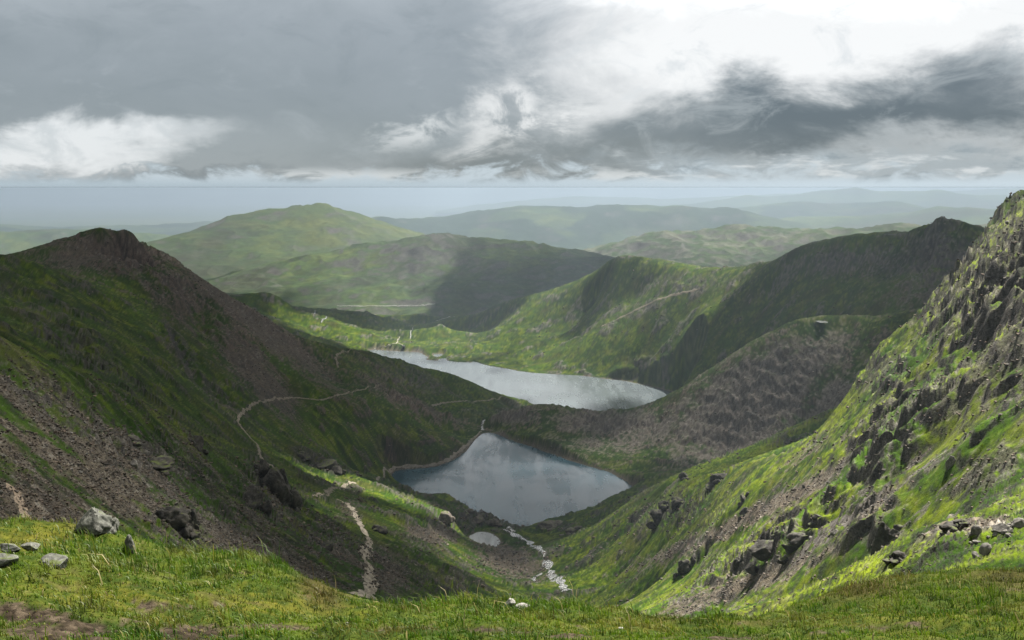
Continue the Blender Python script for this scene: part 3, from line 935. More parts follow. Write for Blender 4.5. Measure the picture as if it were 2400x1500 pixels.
COLS, ROWS = 990, 610
az, lr = polar_grid(MAIN, (math.radians(-37), math.radians(37)), (16, 5300), COLS, ROWS)
mh = main_height(az, lr)
P = np.stack(mh[:3], -1)
N = grid_normals(P)
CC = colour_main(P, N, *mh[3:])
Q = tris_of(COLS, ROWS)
TAG = MAIN.tag(az[:-1, :-1], lr[:-1, :-1])
for_rays(P, Q)
INFO = {'scree_slope': ('scree_slope', 'brown stony scree slope with dark crags falling from the left towards the tarn', 'slope'),
        'basin': ('valley_basin', 'grassy and rocky basin floor with knolls below the near lake shore', 'valley'),
        'crag_slope': ('mountainside', 'steep sunlit green mountainside with dark crags filling the right edge', 'mountainside'),
        'left_mountain': ('mountain', 'dark twin-topped rocky mountain with a long shoulder running down to the lakes', 'mountain'),
        'rock_barrier': ('ridge', 'bare brown rock ridge standing between the two lakes and rising right', 'ridge'),
        'right_ridge': ('mountain', 'long dark mountain ridge with a double rocky summit above the farther lake', 'mountain'),
        'valley': ('valley_floor', 'low green knolls and valley floor beyond the far end of the farther lake', 'valley')}
for ti, tag in enumerate(MAIN.tags):
    q = Q[TAG == ti]
    ids, inv = np.unique(q.ravel(), return_inverse=True)
    nm, lab, cat = INFO[tag]
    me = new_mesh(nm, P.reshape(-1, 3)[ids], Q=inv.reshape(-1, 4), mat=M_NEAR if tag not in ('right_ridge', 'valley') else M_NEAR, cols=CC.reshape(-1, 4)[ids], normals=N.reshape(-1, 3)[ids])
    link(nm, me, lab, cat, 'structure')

# ------------------------------------------------------------------ far hills
FG_A, FG_B, FG_Y, FG_D = C3(.028, .050, .020), C3(.040, .064, .023), C3(.075, .085, .028), C3(.036, .040, .026)


def far_hill(name, label, pts, azpx, rr, cols, rows, rough, lam, seed, tint=(1, 1, 1), wood=0.0, rocky=0.0):
    s = Surf({'a': pts}, 0.01)
    a0 = px2ang(azpx[0], 500)[0]
    a1 = px2ang(azpx[1], 500)[0]
    az, lr = polar_grid(s, (a0, a1), rr, cols, rows, 0.15)
    r = np.exp(lr)
    t = s.t(az, lr)
    x, y = r * np.sin(az), r * np.cos(az)
    sp = r * 0.002
    z = CAMZ + t * r + rough * (fbm(x, y, lam, 6, seed, .5, sp) + .45 * (1 - 2 * np.abs(fbm(x, y, lam * .5, 5, seed + 9, .5, sp))))
    P = np.stack([x, y, z], -1)
    N = grid_normals(P)
    n1 = fbm(x, y, lam * 1.5, 5, seed + 20, .6)
    n2 = fbm(x, y, lam * .35, 5, seed + 30, .65)
    c = lerp(FG_A, FG_B, np.clip(.5 + n1, 0, 1))
    c = lerp(c, FG_Y, np.clip(.04 + .45 * n2 + .3 * n1, 0, .6))
    c = lerp(c, FG_D, np.clip(.1 + n1 * -.9 + .3 * n2, 0, .8))
    if wood:
        c = lerp(c, C3(.018, .032, .014), sstep(.0, .25, fbm(x, y, lam, 4, seed + 44) + wood - .35))
    rk = sstep(.12, -.05, N[..., 2] - .82 + .1 * n2) * .8 + rocky * sstep(.05, .4, n2 + .5 * n1)
    c = lerp(c, C3(.10, .095, .09), np.clip(rk, 0, .85))
    c = c * C3(*tint) * (1 + .16 * np.clip(n2, -1, 1))[..., None]
    Q = tris_of(cols, rows)
    for_rays(P, Q)
    cc = np.concatenate([np.clip(c, .004, .5), np.full(c.shape[:2] + (1,), .2)], -1)
    me = new_mesh(name, P.reshape(-1, 3), Q=Q.reshape(-1, 4), mat=M_FAR, cols=cc.reshape(-1, 4), normals=N.reshape(-1, 3))
    return link(name, me, label, 'hill' if name == 'hill' else 'mountain', 'structure')


def flat(pxs, py, r):
    return [(p, py, r) for p in pxs]


MID = [(300, 700, 6300), (440, 668, 6300), (490, 656, 6260), (560, 638, 6250), (640, 620, 6250), (720, 605, 6250), (800, 590, 6200), (850, 580, 6150), (900, 574, 6150), (950, 563, 6100), (985, 553, 6050), (1030, 547, 6000), (1060, 553, 6000), (1100, 558, 6000), (1140, 556, 6000), (1180, 567, 5950), (1250, 574, 5900), (1300, 584, 5850), (1350, 588, 5800), (1400, 600, 5750), (1440, 607, 5700), (1500, 628, 5650), (1560, 645, 5600), (1700, 680, 5500)]
far_hill('hill', 'middle hill half in cloud shadow with a sunlit green left flank', dens(MID, 40) + behind(dens(MID, 120), 40, 1.12) + behind(dens(MID, 200), 110, 1.35) +
         [(500, 695, 5600), (600, 680, 5650), (700, 660, 5750), (800, 640, 5750), (900, 650, 5650), (1050, 640, 5550), (1200, 650, 5400), (1300, 650, 5400), (800, 717, 5150), (900, 717, 5130), (1000, 717, 5100), (1150, 728, 5000), (1300, 710, 5050)] + flat(range(300, 1800, 150), 765, 4850),
         (330, 1680), (4850, 8300), 440, 160, 24, 420, 200)
SIA = [(150, 640, 8100), (250, 600, 8150), (330, 575, 8200), (370, 561, 8250), (420, 549, 8300), (470, 536, 8400), (530, 516, 8450), (600, 498, 8500), (635, 488, 8500), (660, 487, 8500), (690, 485, 8500), (720, 479, 8500), (745, 473, 8500), (760, 469, 8500), (774, 475, 8500), (790, 485, 8500), (830, 495, 8500), (870, 510, 8450), (920, 530, 8400), (960, 544, 8350), (990, 553, 8300), (1050, 578, 8200), (1150, 620, 8100)]
far_hill('mountain', 'broad green mountain with a small rocky top behind the middle hill', dens(SIA, 30) + behind(dens(SIA, 120), 30, 1.12) + behind(dens(SIA, 160), 90, 1.4) +
         [(420, 600, 7400), (500, 590, 7500), (600, 560, 7750), (700, 540, 7850), (760, 520, 7950), (850, 560, 7750), (900, 600, 7200), (600, 620, 7000), (750, 590, 7350)] + flat(range(150, 1250, 120), 680, 6500),
         (180, 1130), (6500, 12000), 380, 125, 30, 900, 230, (1.05, 1.0, 1.0))
RH = [(1200, 650, 6900), (1300, 612, 7000), (1370, 585, 7050), (1430, 570, 7100), (1500, 556, 7150), (1560, 545, 7200), (1640, 537, 7200), (1700, 531, 7200), (1760, 533, 7200), (1850, 537, 7200), (1960, 542, 7200), (2000, 540, 7250), (2060, 532, 7300), (2130, 529, 7300), (2250, 530, 7300), (2450, 535, 7300), (2700, 540, 7300)]
far_hill('hill', 'low rocky moorland hill with a bright green left end behind the dark ridge', dens(RH, 40) + behind(dens(RH, 120), 25, 1.12) + behind(dens(RH, 200), 70, 1.3) +
         [(1400, 615, 6450), (1500, 590, 6600), (1600, 575, 6700), (1750, 575, 6650), (1900, 580, 6600), (2050, 575, 6600)] + flat(range(1200, 2750, 150), 655, 5600),
         (1230, 2560), (5600, 10000), 420, 105, 34, 480, 260, (1, 1, 1), 0, .5)


def simple_far(name, label, crest, r, base_y, base_r, azpx, seed, rough, lam, rows=38, cols=300, wood=0, tint=(1, 1, 1)):
    k = 1.18 if r < 16000 else 1.12
    r, base_r, lam = r * k, base_r * k, lam * k
    cr = [(a, b, r) for a, b in crest]
    lo, hi = crest[0][0], crest[-1][0]
    pts = dens(cr, 60) + behind(dens(cr, 150), 14, 1.15) + behind(dens(cr, 250), 40, 1.4) + flat(range(int(lo), int(hi) + 1, 140), base_y, base_r)
    pts += [(a, base_y * .55 + b * .45, base_r * .45 + r * .55) for a, b, _ in dens(cr, 160)]
    return far_hill(name, label, pts, azpx, (base_r, r * 1.4), cols, rows, rough, lam, seed, tint, wood)


simple_far('hill', 'long blue wooded hill across the centre of the distance', [(700, 560), (850, 518), (900, 509), (950, 522), (1040, 515), (1100, 504), (1200, 491), (1300, 489), (1400, 487), (1500, 488), (1600, 487), (1680, 494), (1720, 490), (1750, 499), (1830, 514), (1900, 530), (2050, 560)], 10500, 600, 8700, (720, 2040), 300, 30, 900, wood=.6)
simple_far('hill', 'low green plain rising to hills right of the wooded blue hill', [(1500, 545), (1650, 538), (1740, 522), (1850, 512), (1960, 506), (2060, 507), (2130, 504), (2200, 487), (2260, 485), (2330, 492), (2450, 495), (2650, 505)], 12000, 560, 9600, (1520, 2620), 310, 26, 900, tint=(1.2, 1.15, 1.1))
simple_far('hill', 'pair of blue hill crests beyond the green plain on the right', [(1450, 520), (1600, 505), (1720, 487), (1800, 481), (1900, 475), (1940, 475), (2000, 485), (2060, 475), (2100, 471), (2140, 478), (2180, 492), (2300, 510)], 14500, 530, 12500, (1480, 2280), 320, 30, 1000, wood=.4)
simple_far('mountain', 'pale blue far mountains with a low central summit on the right skyline', [(1350, 500), (1500, 486), (1640, 477), (1680, 471), (1750, 458), (1790, 464), (1830, 471), (1860, 459), (1930, 447), (2000, 441), (2030, 444), (2055, 452), (2160, 452), (2200, 446), (2240, 455), (2290, 461), (2450, 458), (2600, 465)], 20000, 500, 17000, (1380, 2580), 330, 26, 1400)
simple_far('mountain', 'faintest blue skyline ridge farthest away on the right', [(1000, 500), (1100, 482), (1250, 467), (1350, 461), (1450, 463), (1560, 470), (1700, 462), (1850, 456), (2100, 450), (2300, 450), (2400, 441), (2600, 440)], 27000, 500, 23000, (1020, 2580), 340, 26, 1800)
simple_far('hill', 'low blue-green hills with sunny fields at the far left', [(-600, 560), (-200, 552), (0, 546), (100, 541), (190, 545), (240, 552), (330, 549), (400, 556), (500, 575)], 10500, 660, 8300, (-500, 480), 350, 40, 700, tint=(1.2, 1.2, 1.1))
simple_far('hill', 'thin hazy hill line above the far left fields', [(-600, 532), (0, 528), (200, 534), (350, 528), (480, 522), (640, 530), (800, 540)], 15500, 560, 12500, (-500, 780), 360, 34, 900, wood=.3)

# ground sheet out to the horizon
gx = np.concatenate([-np.geomspace(46000, 2500, 26), np.linspace(-2000, 2000, 9), np.geomspace(2500, 46000, 26)])
gy = np.concatenate([[-3000, -1500], np.linspace(0, 6000, 13), np.geomspace(6500, 46000, 40)])
GXX, GYY = np.meshgrid(gx, gy, indexing='ij')
gr = np.hypot(GXX, GYY)
GZ = 190 + 25 * fbm(GXX, GYY, 5000, 3, 9) * sstep(6000, 12000, gr) - 120 * sstep(9000, 6000, gr)
Pg = np.stack([GXX, GYY, GZ], -1)
n = fbm(GXX, GYY, 3000, 4, 77)
cg = lerp(FG_B, FG_Y, np.clip(.5 + n, 0, 1)) * 1.1
cc = np.concatenate([cg, np.zeros(cg.shape[:2] + (1,))], -1)
me = new_mesh('ground', Pg.reshape(-1, 3), Q=tris_of(len(gx), len(gy)).reshape(-1, 4)[:, ::-1], mat=M_FAR, cols=cc.reshape(-1, 4))
link('ground', me, 'hazy flat lowland plain stretching to the horizon', 'ground', 'structure')

BVH = BVHTree.FromPolygons(np.concatenate(ALLV).tolist(), np.concatenate(ALLQ).tolist())
CAMV = Vector((0, 0, CAMZ))


def hit(px, py):
    loc, nrm, i, d = BVH.ray_cast(CAMV, pixray(px, py))
    return loc, nrm


def drop(x, y):
    loc, nrm, i, d = BVH.ray_cast(Vector((x, y, 2500)), Vector((0, 0, -1)))
    return loc, nrm


# ------------------------------------------------------------------ water
def lake(name, poly, z, mat, label, cat='lake'):
    me = bpy.data.meshes.new(name)
    me.from_pydata([(p[0], p[1], z) for p in poly], [], [list(range(len(poly)))])
    me.update()
    if me.polygons[0].normal.z < 0:
        me.flip_normals()
    me.materials.append(mat)
    return link(name, me, label, cat, 'structure')


def grow(poly, d):
    cx = sum(p[0] for p in poly) / len(poly)
    cy_ = sum(p[1] for p in poly) / len(poly)
    return [(p[0] + (p[0] - cx) * d / math.hypot(p[0] - cx, p[1] - cy_), p[1] + (p[1] - cy_) * d / math.hypot(p[0] - cx, p[1] - cy_)) for p in poly]


W1 = mat_water('lake_water', (.018, .050, .068), 0.24, 3.0, 0.085)
W2 = mat_water('far_lake_water', (.075, .090, .098), 0.22, 4.0, 0.03)
W3 = mat_water('tarn_water', (.21, .22, .22), 0.10, 1.0, 0.02)
lake('lake', grow(PG, 3), Z_G, W1, 'steel-blue mountain lake in the bowl, the nearer of the two lakes')
lake('lake', grow(PL, 4), Z_L, W2, 'bright silver lake beyond the rock ridge, the farther of the two lakes')
lake('tarn', grow(PT, .8), Z_T, W3, 'small pale oval pool on the rocky shelf below the near lake', 'pool')
lake('pool', grow(POOL1, .8), 437.0, W2, 'small bright inlet pool cut off behind the peninsula of the farther lake', 'pool')

# ------------------------------------------------------------------ turf bank at the photographer's feet
BK_crest = [(-1400, 1250, 6.0), (-900, 1248, 5.9), (-500, 1245, 5.7), (-200, 1245, 5.6), (0, 1240, 5.6), (60, 1228, 5.6), (130, 1223, 5.6), (215, 1235, 5.5), (262, 1262, 5.4), (300, 1300, 5.3), (335, 1318, 5.2), (380, 1318, 5.2), (430, 1311, 5.2), (500, 1300, 5.3), (560, 1294, 5.3), (610, 1298, 5.3), (650, 1324, 5.2), (690, 1352, 5.1),
            (740, 1390, 5.0), (790, 1414, 5.0), (870, 1428, 5.0), (950, 1424, 5.0), (1050, 1416, 5.0), (1120, 1413, 5.1), (1200, 1409, 5.1), (1260, 1414, 5.1), (1340, 1419, 5.2), (1420, 1429, 5.2), (1500, 1443, 5.2), (1600, 1454, 5.3), (1700, 1462, 5.4), (1800, 1458, 5.6), (1860, 1444, 5.8), (1920, 1405, 6.2),
            (1960, 1379, 6.4), (2000, 1364, 6.5), (2080, 1355, 6.6), (2200, 1360, 6.7), (2300, 1350, 6.8), (2400, 1340, 7.0), (2900, 1310, 7.3), (3300, 1300, 7.4), (3900, 1300, 7.5)]
BK = dens(BK_crest) + behind(dens(BK_crest, 60), 95, 1.24) + behind(dens(BK_crest, 90), 330, 2.0) + behind(dens(BK_crest, 120), 480, 2.9)
BK += [(100, 1330, 4.35), (100, 1420, 3.72), (-300, 1400, 3.8), (400, 1400, 4.15), (600, 1375, 4.5), (600, 1440, 3.95), (850, 1462, 4.1), (1200, 1455, 4.2), (1600, 1485, 4.4), (2000, 1430, 4.95), (2300, 1420, 5.2), (2700, 1400, 5.3), (3200, 1400, 5.4), (3700, 1400, 5.4), (-800, 1400, 3.8), (-1300, 1400, 3.9), (2300, 1500, 4.1), (2000, 1500, 3.95), (1700, 1520, 3.75)]
BK += [(p, 1515, 3.3) for p in range(-500, 1500, 150)] + [(p, 1800, 2.5) for p in range(-1600, 4200, 200)] + [(p, 2300, 1.75) for p in range(-2000, 4500, 250)] + [(p, 3000, 1.32) for p in range(-2000, 4500, 400)]
BSURF = Surf({'a': BK}, 0.02)


def bank_xyz(az, lr):
    r = np.exp(lr)
    x, y = r * np.sin(az), r * np.cos(az)
    z = CAMZ + BSURF.t(az, lr) * r
    z = z + .045 * fbm(x, y, .55, 3, 301) + .022 * fbm(x, y, .16, 3, 311)
    return x, y, z


bc, br_ = 440, 230
baz = np.repeat(np.linspace(math.radians(-48), math.radians(48), bc)[:, None], br_, 1)
blr = np.repeat(np.log(np.concatenate([np.linspace(1.25, 3.0, 20)[:-1], np.linspace(3.0, 7.6, 170), np.geomspace(7.7, 15, 41)]))[None], bc, 0)
bx, by, bz = bank_xyz(baz, blr)
BP = np.stack([bx, by, bz], -1)
BN = grid_normals(BP)
bpx, bpy_ = ang2px(baz, (bz - CAMZ) / np.exp(blr))


def bank_zones(px, py):
    one = np.full_like(px, 1.0)
    b = lambda *a: blob(px, py, one, *a)
    bare = np.maximum.reduce([.55 * b(900, 1480, 60, 8, 0), .5 * b(1330, 1488, 80, 8, 0), .55 * b(650, 1470, 90, 9, 4), .5 * b(330, 1375, 60, 8, 10), .45 * b(1950, 1480, 70, 9), .9 * b(60, 1440, 170, 26, 8), .9 * b(440, 1490, 130, 30, 0), .8 * b(190, 1480, 200, 30, 0), .55 * b(420, 1425, 130, 16, 5), .6 * b(1150, 1478, 160, 9, 0), .4 * b(2080, 1470, 120, 12, 0), .6 * b(1690, 1495, 140, 10, 0), .5 * b(1000, 1475, 60, 10)])
    straw = np.maximum.reduce([.9 * b(80, 1262, 110, 28, -5), .6 * b(130, 1235, 90, 14, 0), .6 * b(250, 1400, 260, 40, 5), .7 * b(620, 1420, 220, 30, 5), .5 * b(1450, 1470, 200, 18), .4 * b(2150, 1460, 220, 30)])
    heath = np.maximum.reduce([1.0 * b(748, 1385, 55, 34, 25), .8 * b(2030, 1378, 120, 24, -5), .6 * b(2390, 1350, 140, 40), .5 * b(1550, 1450, 90, 12), .5 * b(1790, 1460, 70, 10)])
    lush = np.maximum.reduce([.9 * b(170, 1262, 70, 36), .8 * b(560, 1315, 150, 30, 5), .6 * b(280, 1320, 100, 40), .6 * b(1200, 1420, 300, 20), .6 * b(2250, 1400, 200, 30)])
    return bare, straw, heath, lush


bare, straw, heath, lush = bank_zones(bpx, bpy_)
m1 = fbm(bx, by, .30, 4, 321, .6)
m2 = fbm(bx, by, .06, 4, 331, .65)
c = lerp(C3(.022, .038, .006), C3(.050, .066, .008), np.clip(.5 + .8 * m1 + .5 * m2, 0, 1))
c = lerp(c, C3(.105, .092, .014), np.clip(straw * .8 + .35 * m2 - .15, 0, .8))
soil = lerp(C3(.016, .012, .008), C3(.052, .041, .029), np.clip(.45 + .9 * m2 + .5 * m1, 0, 1))
bare_w = np.clip(sstep(.25, .6, bare + .25 * m1 + .25 * m2) + .3 * sstep(.45, .7, m1 + .4 * m2), 0, 1)
c = lerp(c, soil, bare_w)
c = lerp(c, C3(.045, .032, .014), np.clip(heath, 0, .65))
cc = np.concatenate([np.clip(c, .004, .5), (bare_w * .9)[..., None]], -1)
BQ = tris_of(bc, br_)
me = new_mesh('grass_bank', BP.reshape(-1, 3), Q=BQ.reshape(-1, 4), mat=M_BANK, cols=cc.reshape(-1, 4), normals=BN.reshape(-1, 3))
link('grass_bank', me, 'sunlit mossy turf bank rolling over along the bottom edge of the view', 'bank', 'structure')
BBVH = BVHTree.FromPolygons(BP.reshape(-1, 3).tolist(), BQ.reshape(-1, 4).tolist())


def hit_bank(px, py):
    loc, nrm, i, d = BBVH.ray_cast(CAMV, pixray(px, py))
    if loc is None:
        loc, nrm, i, d = BBVH.ray_cast(CAMV, pixray(px, py + 30))
    return loc, nrm


def mat_leafy(name, transl=0.35):
    m = bpy.data.materials.new(name)
    m.use_nodes = True
    t = NT(m.node_tree)
    t.n.clear()
    at = t.new('ShaderNodeAttribute', attribute_name='Col')
    b = t.new('ShaderNodeBsdfPrincipled')
    t.l.new(at.outputs['Color'], b.inputs['Base Color'])
    b.inputs['Roughness'].default_value = .5
    b.inputs['Specular IOR Level'].default_value = .3
    tl = t.new('ShaderNodeBsdfTranslucent')
    t.l.new(at.outputs['Color'], tl.inputs[0])
    mx = t.new('ShaderNodeMixShader')
    mx.inputs[0].default_value = transl
    t.l.new(b.outputs[0], mx.inputs[1])
    t.l.new(tl.outputs[0], mx.inputs[2])
    o = t.new('ShaderNodeOutputMaterial')
    t.l.new(mx.outputs[0], o.inputs[0])
    return m


M_GRASS = mat_leafy('grass_blades')


def build_grass():
    n = 300000
    a = RNG.uniform(math.radians(-38), math.radians(38), n)
    r = np.sqrt(2.7 ** 2 + (9.6 ** 2 - 2.7 ** 2) * RNG.uniform(0, 1, n) ** 1.55)
    # gather the blades into tussocks
    x0, y0 = r * np.sin(a), r * np.cos(a)
    tus = fbm(x0, y0, .16, 3, 401)
    x0 = x0 + .02 * perlin(x0 / .07, y0 / .07, 405)
    y0 = y0 + .02 * perlin(x0 / .07, y0 / .07, 407)
    a, r = np.arctan2(x0, y0), np.hypot(x0, y0)
    x, y, z = bank_xyz(a[:, None], np.log(r)[:, None])
    x, y, z = x[:, 0], y[:, 0], z[:, 0]
    px, py = ang2px(a, (z - CAMZ) / r)
    bare, straw, heath, lush = bank_zones(px, py)
    m1 = fbm(x, y, .30, 4, 321, .6)
    m2 = fbm(x, y, .06, 4, 331, .65)
    keep = RNG.uniform(0, 1, n) < np.clip(1.05 - 1.1 * sstep(.32, .65, bare + .25 * m1 + .25 * m2) - .35 * straw - .3 * sstep(.45, .7, m1 + .4 * m2), .12, 1)
    x, y, z, r, straw, heath, lush, m1, m2, tus, bare = [v[keep] for v in (x, y, z, r, straw, heath, lush, m1, m2, tus, bare)]
    n = len(x)
    big = fbm(x, y, 1.1, 3, 411)
    h = (.016 + .024 * lush + .024 * np.clip(tus, -.5, 1) + .012 * big) * RNG.gamma(5, .2, n) * (1 - .45 * straw) * (1 - .3 * bare)
    tall = RNG.uniform(0, 1, n) < (.010 + .05 * lush + .02 * heath)
    h = np.where(tall, h * RNG.uniform(1.6, 2.6, n), h)
    h = np.clip(h, .008, .16)
    w = RNG.uniform(.0012, .0024, n) * (1 + .3 * tall)
    th = RNG.uniform(0, 2 * np.pi, n)
    lean = RNG.uniform(.15, 1.0, n)
    wind = .35
    dx, dy = np.cos(th) * lean - wind * .6, np.sin(th) * lean * .8
    fw = th + np.pi / 2 + RNG.normal(0, .6, n)
    sx, sy = np.cos(fw) * w, np.sin(fw) * w
    b0 = np.stack([x - sx, y - sy, z - .006], -1)
    b1 = np.stack([x + sx, y + sy, z - .006], -1)
    mx_, my_, mz_ = x + dx * h * .35, y + dy * h * .35, z + h * .62
    c0 = np.stack([mx_ - sx * .8, my_ - sy * .8, mz_], -1)
    c1 = np.stack([mx_ + sx * .8, my_ + sy * .8, mz_], -1)
    tp = np.stack([x + dx * h * .95, y + dy * h * .95, z + h * (1.05 - .35 * lean)], -1)
    V = np.stack([b0, b1, c1, c0, tp], 1).reshape(-1, 3)
    i = np.arange(n)[:, None] * 5
    Q = i + np.array([[0, 1, 2, 3]])
    T = i + np.array([[3, 2, 4]])
    big2 = fbm(x, y, .7, 3, 431)
    f = np.clip(.42 + .7 * m1 + .5 * big2 + .33 * RNG.normal(0, 1, n), 0, 1)
    col = lerp(C3(.034, .092, .004), C3(.105, .175, .008), f)
    col = lerp(col, C3(.22, .19, .04), (RNG.uniform(0, 1, n) < .06 + .30 * straw + .25 * np.clip(bare, 0, 1)) * RNG.uniform(.4, 1, n))
    col = lerp(col, C3(.13, .115, .010), np.clip(.15 * np.clip(big, 0, 1) + .30 * straw, 0, .6))
    col = lerp(col, C3(.028, .045, .006), np.clip(1.6 * fbm(x, y, .25, 3, 441) - .15, 0, .75))
    col = lerp(col, C3(.17, .135, .035), np.clip(1.5 * fbm(x, y, .4, 3, 451) - .25, 0, .65) * RNG.uniform(.3, 1, n))
    col = lerp(col, C3(.070, .040, .014), np.clip(heath * RNG.uniform(.3, 1.1, n), 0, 1))
    col = lerp(col, C3(.32, .27, .12), (tall & (RNG.uniform(0, 1, n) < .22)) * .9)
    cc = np.repeat(np.concatenate([col, np.ones((n, 1))], -1)[:, None], 5, 1)
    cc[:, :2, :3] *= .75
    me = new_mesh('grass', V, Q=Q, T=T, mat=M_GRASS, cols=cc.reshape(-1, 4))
    link('grass', me, 'short bright green and straw grass growing on the turf bank', 'grass', 'stuff')


build_grass()

# ------------------------------------------------------------------ rocks
def ico(sub):
    import bmesh
    bm = bmesh.new()
    bmesh.ops.create_icosphere(bm, subdivisions=sub, radius=1.0)
    V = np.array([v.co[:] for v in bm.verts])
    T = np.array([[v.index for v in f.verts] for f in bm.faces])
    bm.free()
    return V, T


ICO = {k: ico(k) for k in (2, 3, 4, 5)}


def rock_arrays(dims, seed, sub=3, cuts=9, rough=.10, freq=2.2, strata=0.0, taper=0.0):
    rg = np.random.default_rng(seed)
    V, T = ICO[sub]
    V = V.copy()
    for _ in range(cuts):                      # cleave flat faces
        nrm = rg.normal(size=3)
        nrm /= np.linalg.norm(nrm)
        d = rg.uniform(.48, .85)
        ex = V @ nrm - d
        V = V - np.clip(ex, 0, None)[:, None] * nrm[None]
    off = rg.uniform(0, 50)
    a, b, c_ = V[:, 0], V[:, 1], V[:, 2]
    disp = 0
    am, fr = 1.0, freq
    for o in range(6):
        disp = disp + am * (perlin(a * fr + off, b * fr + c_ * fr * .7, seed + o) + perlin(b * fr - off, c_ * fr - a * fr * .6, seed + o + 7)) * .5
        am *= .6
        fr *= 2
    V = V * (1 + rough * disp)[:, None]
    if strata:
        k = V[:, 2] * 4 + V[:, 0] * 2.2 + .3 * disp
        V = V * (1 + strata * (sstep(0, .3, k - np.floor(k)) - .5))[:, None] ** 1
    if taper:
        V[:, :2] *= (1 - taper * np.clip(V[:, 2:3], -.2, 1))
    V = V * np.array(dims)[None] * .5
    return V, T


def rock_mesh(name, dims, seed, sub=3, mat=None, cuts=9, rough=.10, freq=2.2, strata=0.0, taper=0.0):
    V, T = rock_arrays(dims, seed, sub, cuts, rough, freq, strata, taper)
    return new_mesh(name, V, T=T, mat=mat, smooth=True)


def crag_mesh(name, dims, seed, mat, n, rough, strata, fall):
    # one outcrop: a knot of joined blocks stepping down the slope
    rg = np.random.default_rng(seed + 500)
    Vs, Ts, nv = [], [], 0
    for i in range(n):
        f = 1.0 if i == 0 else rg.uniform(.3, .62)
        V, T = rock_arrays((dims[0] * f * rg.uniform(.8, 1.1), dims[1] * f, dims[2] * f * rg.uniform(.8, 1.2)), seed + i * 13, 4 if i < 2 else 3, 10, rough, 2.0, strata)
        if i:
            a = rg.uniform(0, 6.28)
            ox, oy = math.cos(a) * dims[0] * rg.uniform(.25, .6), math.sin(a) * dims[1] * rg.uniform(.25, .6)
            c, s_ = math.cos(a), math.sin(a)
            V = V @ np.array([[c, s_, 0], [-s_, c, 0], [0, 0, 1]])
            V = V + np.array([ox, oy, -(ox * fall[0] + oy * fall[1]) - dims[2] * rg.uniform(.0, .15)])
        Vs.append(V)
        Ts.append(T + nv)
        nv += len(V)
    return new_mesh(name, np.concatenate(Vs), T=np.concatenate(Ts), mat=mat, smooth=True)


M_CRAG = mat_rock('dark_crag_rock', (.020, .019, .017), (.070, .064, .056), .45, .12, .25)
M_BOULD = mat_rock('boulder_rock', (.050, .047, .044), (.135, .125, .112), 1.6, .35, .06)
M_PALE = mat_rock('pale_rock', (.075, .07, .064), (.19, .18, .165), 1.6, .4, .05)
M_LICH = mat_rock('lichen_rock', (.055, .056, .050), (.16, .165, .145), 26.0, .35, .006)
M_QUARTZ = mat_rock('quartz_rock', (.22, .21, .20), (.36, .35, .33), 30.0, .1, .004)
M_BROWNR = mat_rock('brown_crag_rock', (.050, .043, .037), (.125, .106, .090), .35, .15, .3)


def near_rock(name, px, py, wpx, hpx, dpx, mat, label, seed, rot=0.0, tilt=0.0, sink=.35, sub=4, cat='rock', **kw):
    p, nrm = hit_bank(px, py)
    r = (p - CAMV).length
    k = r / F
    me = rock_mesh(name, (wpx * k, dpx * k, hpx * k), seed, sub, mat, **kw)
    o = link(name, me, label, cat)
    o.location = p + Vector((0, 0, hpx * k * (.5 - sink)))
    o.rotation_euler = (tilt, tilt * .4, rot)
    return o


near_rock('rock', 228, 1214, 76, 80, 56, M_LICH, 'pointed grey lichen-spotted rock on top of the left grass hump', 3, rot=.5, sink=.25, sub=5, rough=.20, freq=2.6, taper=.75)
near_rock('rock', 268, 1252, 26, 46, 30, M_LICH, 'narrow lichened rock below the pointed rock on the hump edge', 5, rot=.3, tilt=.3, sink=.2, rough=.15)
near_rock('rock', 303, 1295, 26, 60, 34, M_LICH, 'long thin grey rock running down the right edge of the grass hump', 8, rot=.2, tilt=.35, sink=.25, rough=.15, taper=.4)
near_rock('slab', 12, 1322, 78, 34, 60, M_LICH, 'flat grey stone at the left edge of the picture, set in the turf', 12, rot=-.2, sink=.3, cat='stone', cuts=12, rough=.06)
near_rock('slab', 130, 1325, 70, 36, 46, M_LICH, 'flat grey wedge-shaped stone in the turf beside the left-edge stone', 14, rot=-.35, sink=.3, cat='stone', cuts=12, rough=.06)
near_rock('slab', 20, 1284, 60, 18, 40, M_LICH, 'pale thin slab showing through moss above the left-edge stone', 15, rot=.1, sink=.4, cat='stone', cuts=12, rough=.05)
near_rock('slab', 72, 1285, 50, 18, 36, M_LICH, 'pale thin slab showing through moss above the wedge-shaped stone', 17, rot=-.1, sink=.4, cat='stone', cuts=12, rough=.05)
near_rock('rock', 1195, 1420, 26, 22, 20, M_QUARTZ, 'white quartz rock on the middle of the grass crest', 21, sink=.2, sub=4, rough=.15)
near_rock('rock', 1224, 1424, 34, 13, 18, M_QUARTZ, 'flat white rock lying against the quartz rock on the grass crest', 22, rot=.3, sink=.2, sub=3, rough=.12)
near_rock('pebble', 813, 1467, 13, 11, 11, M_QUARTZ, 'pinkish white pebble in the grass left of the quartz rock', 23, sink=.2, sub=3, cat='stone')
near_rock('pebble', 1455, 1475, 11, 9, 9, M_QUARTZ, 'small white pebble in the grass right of the quartz rock', 24, sink=.2, sub=3, cat='stone')


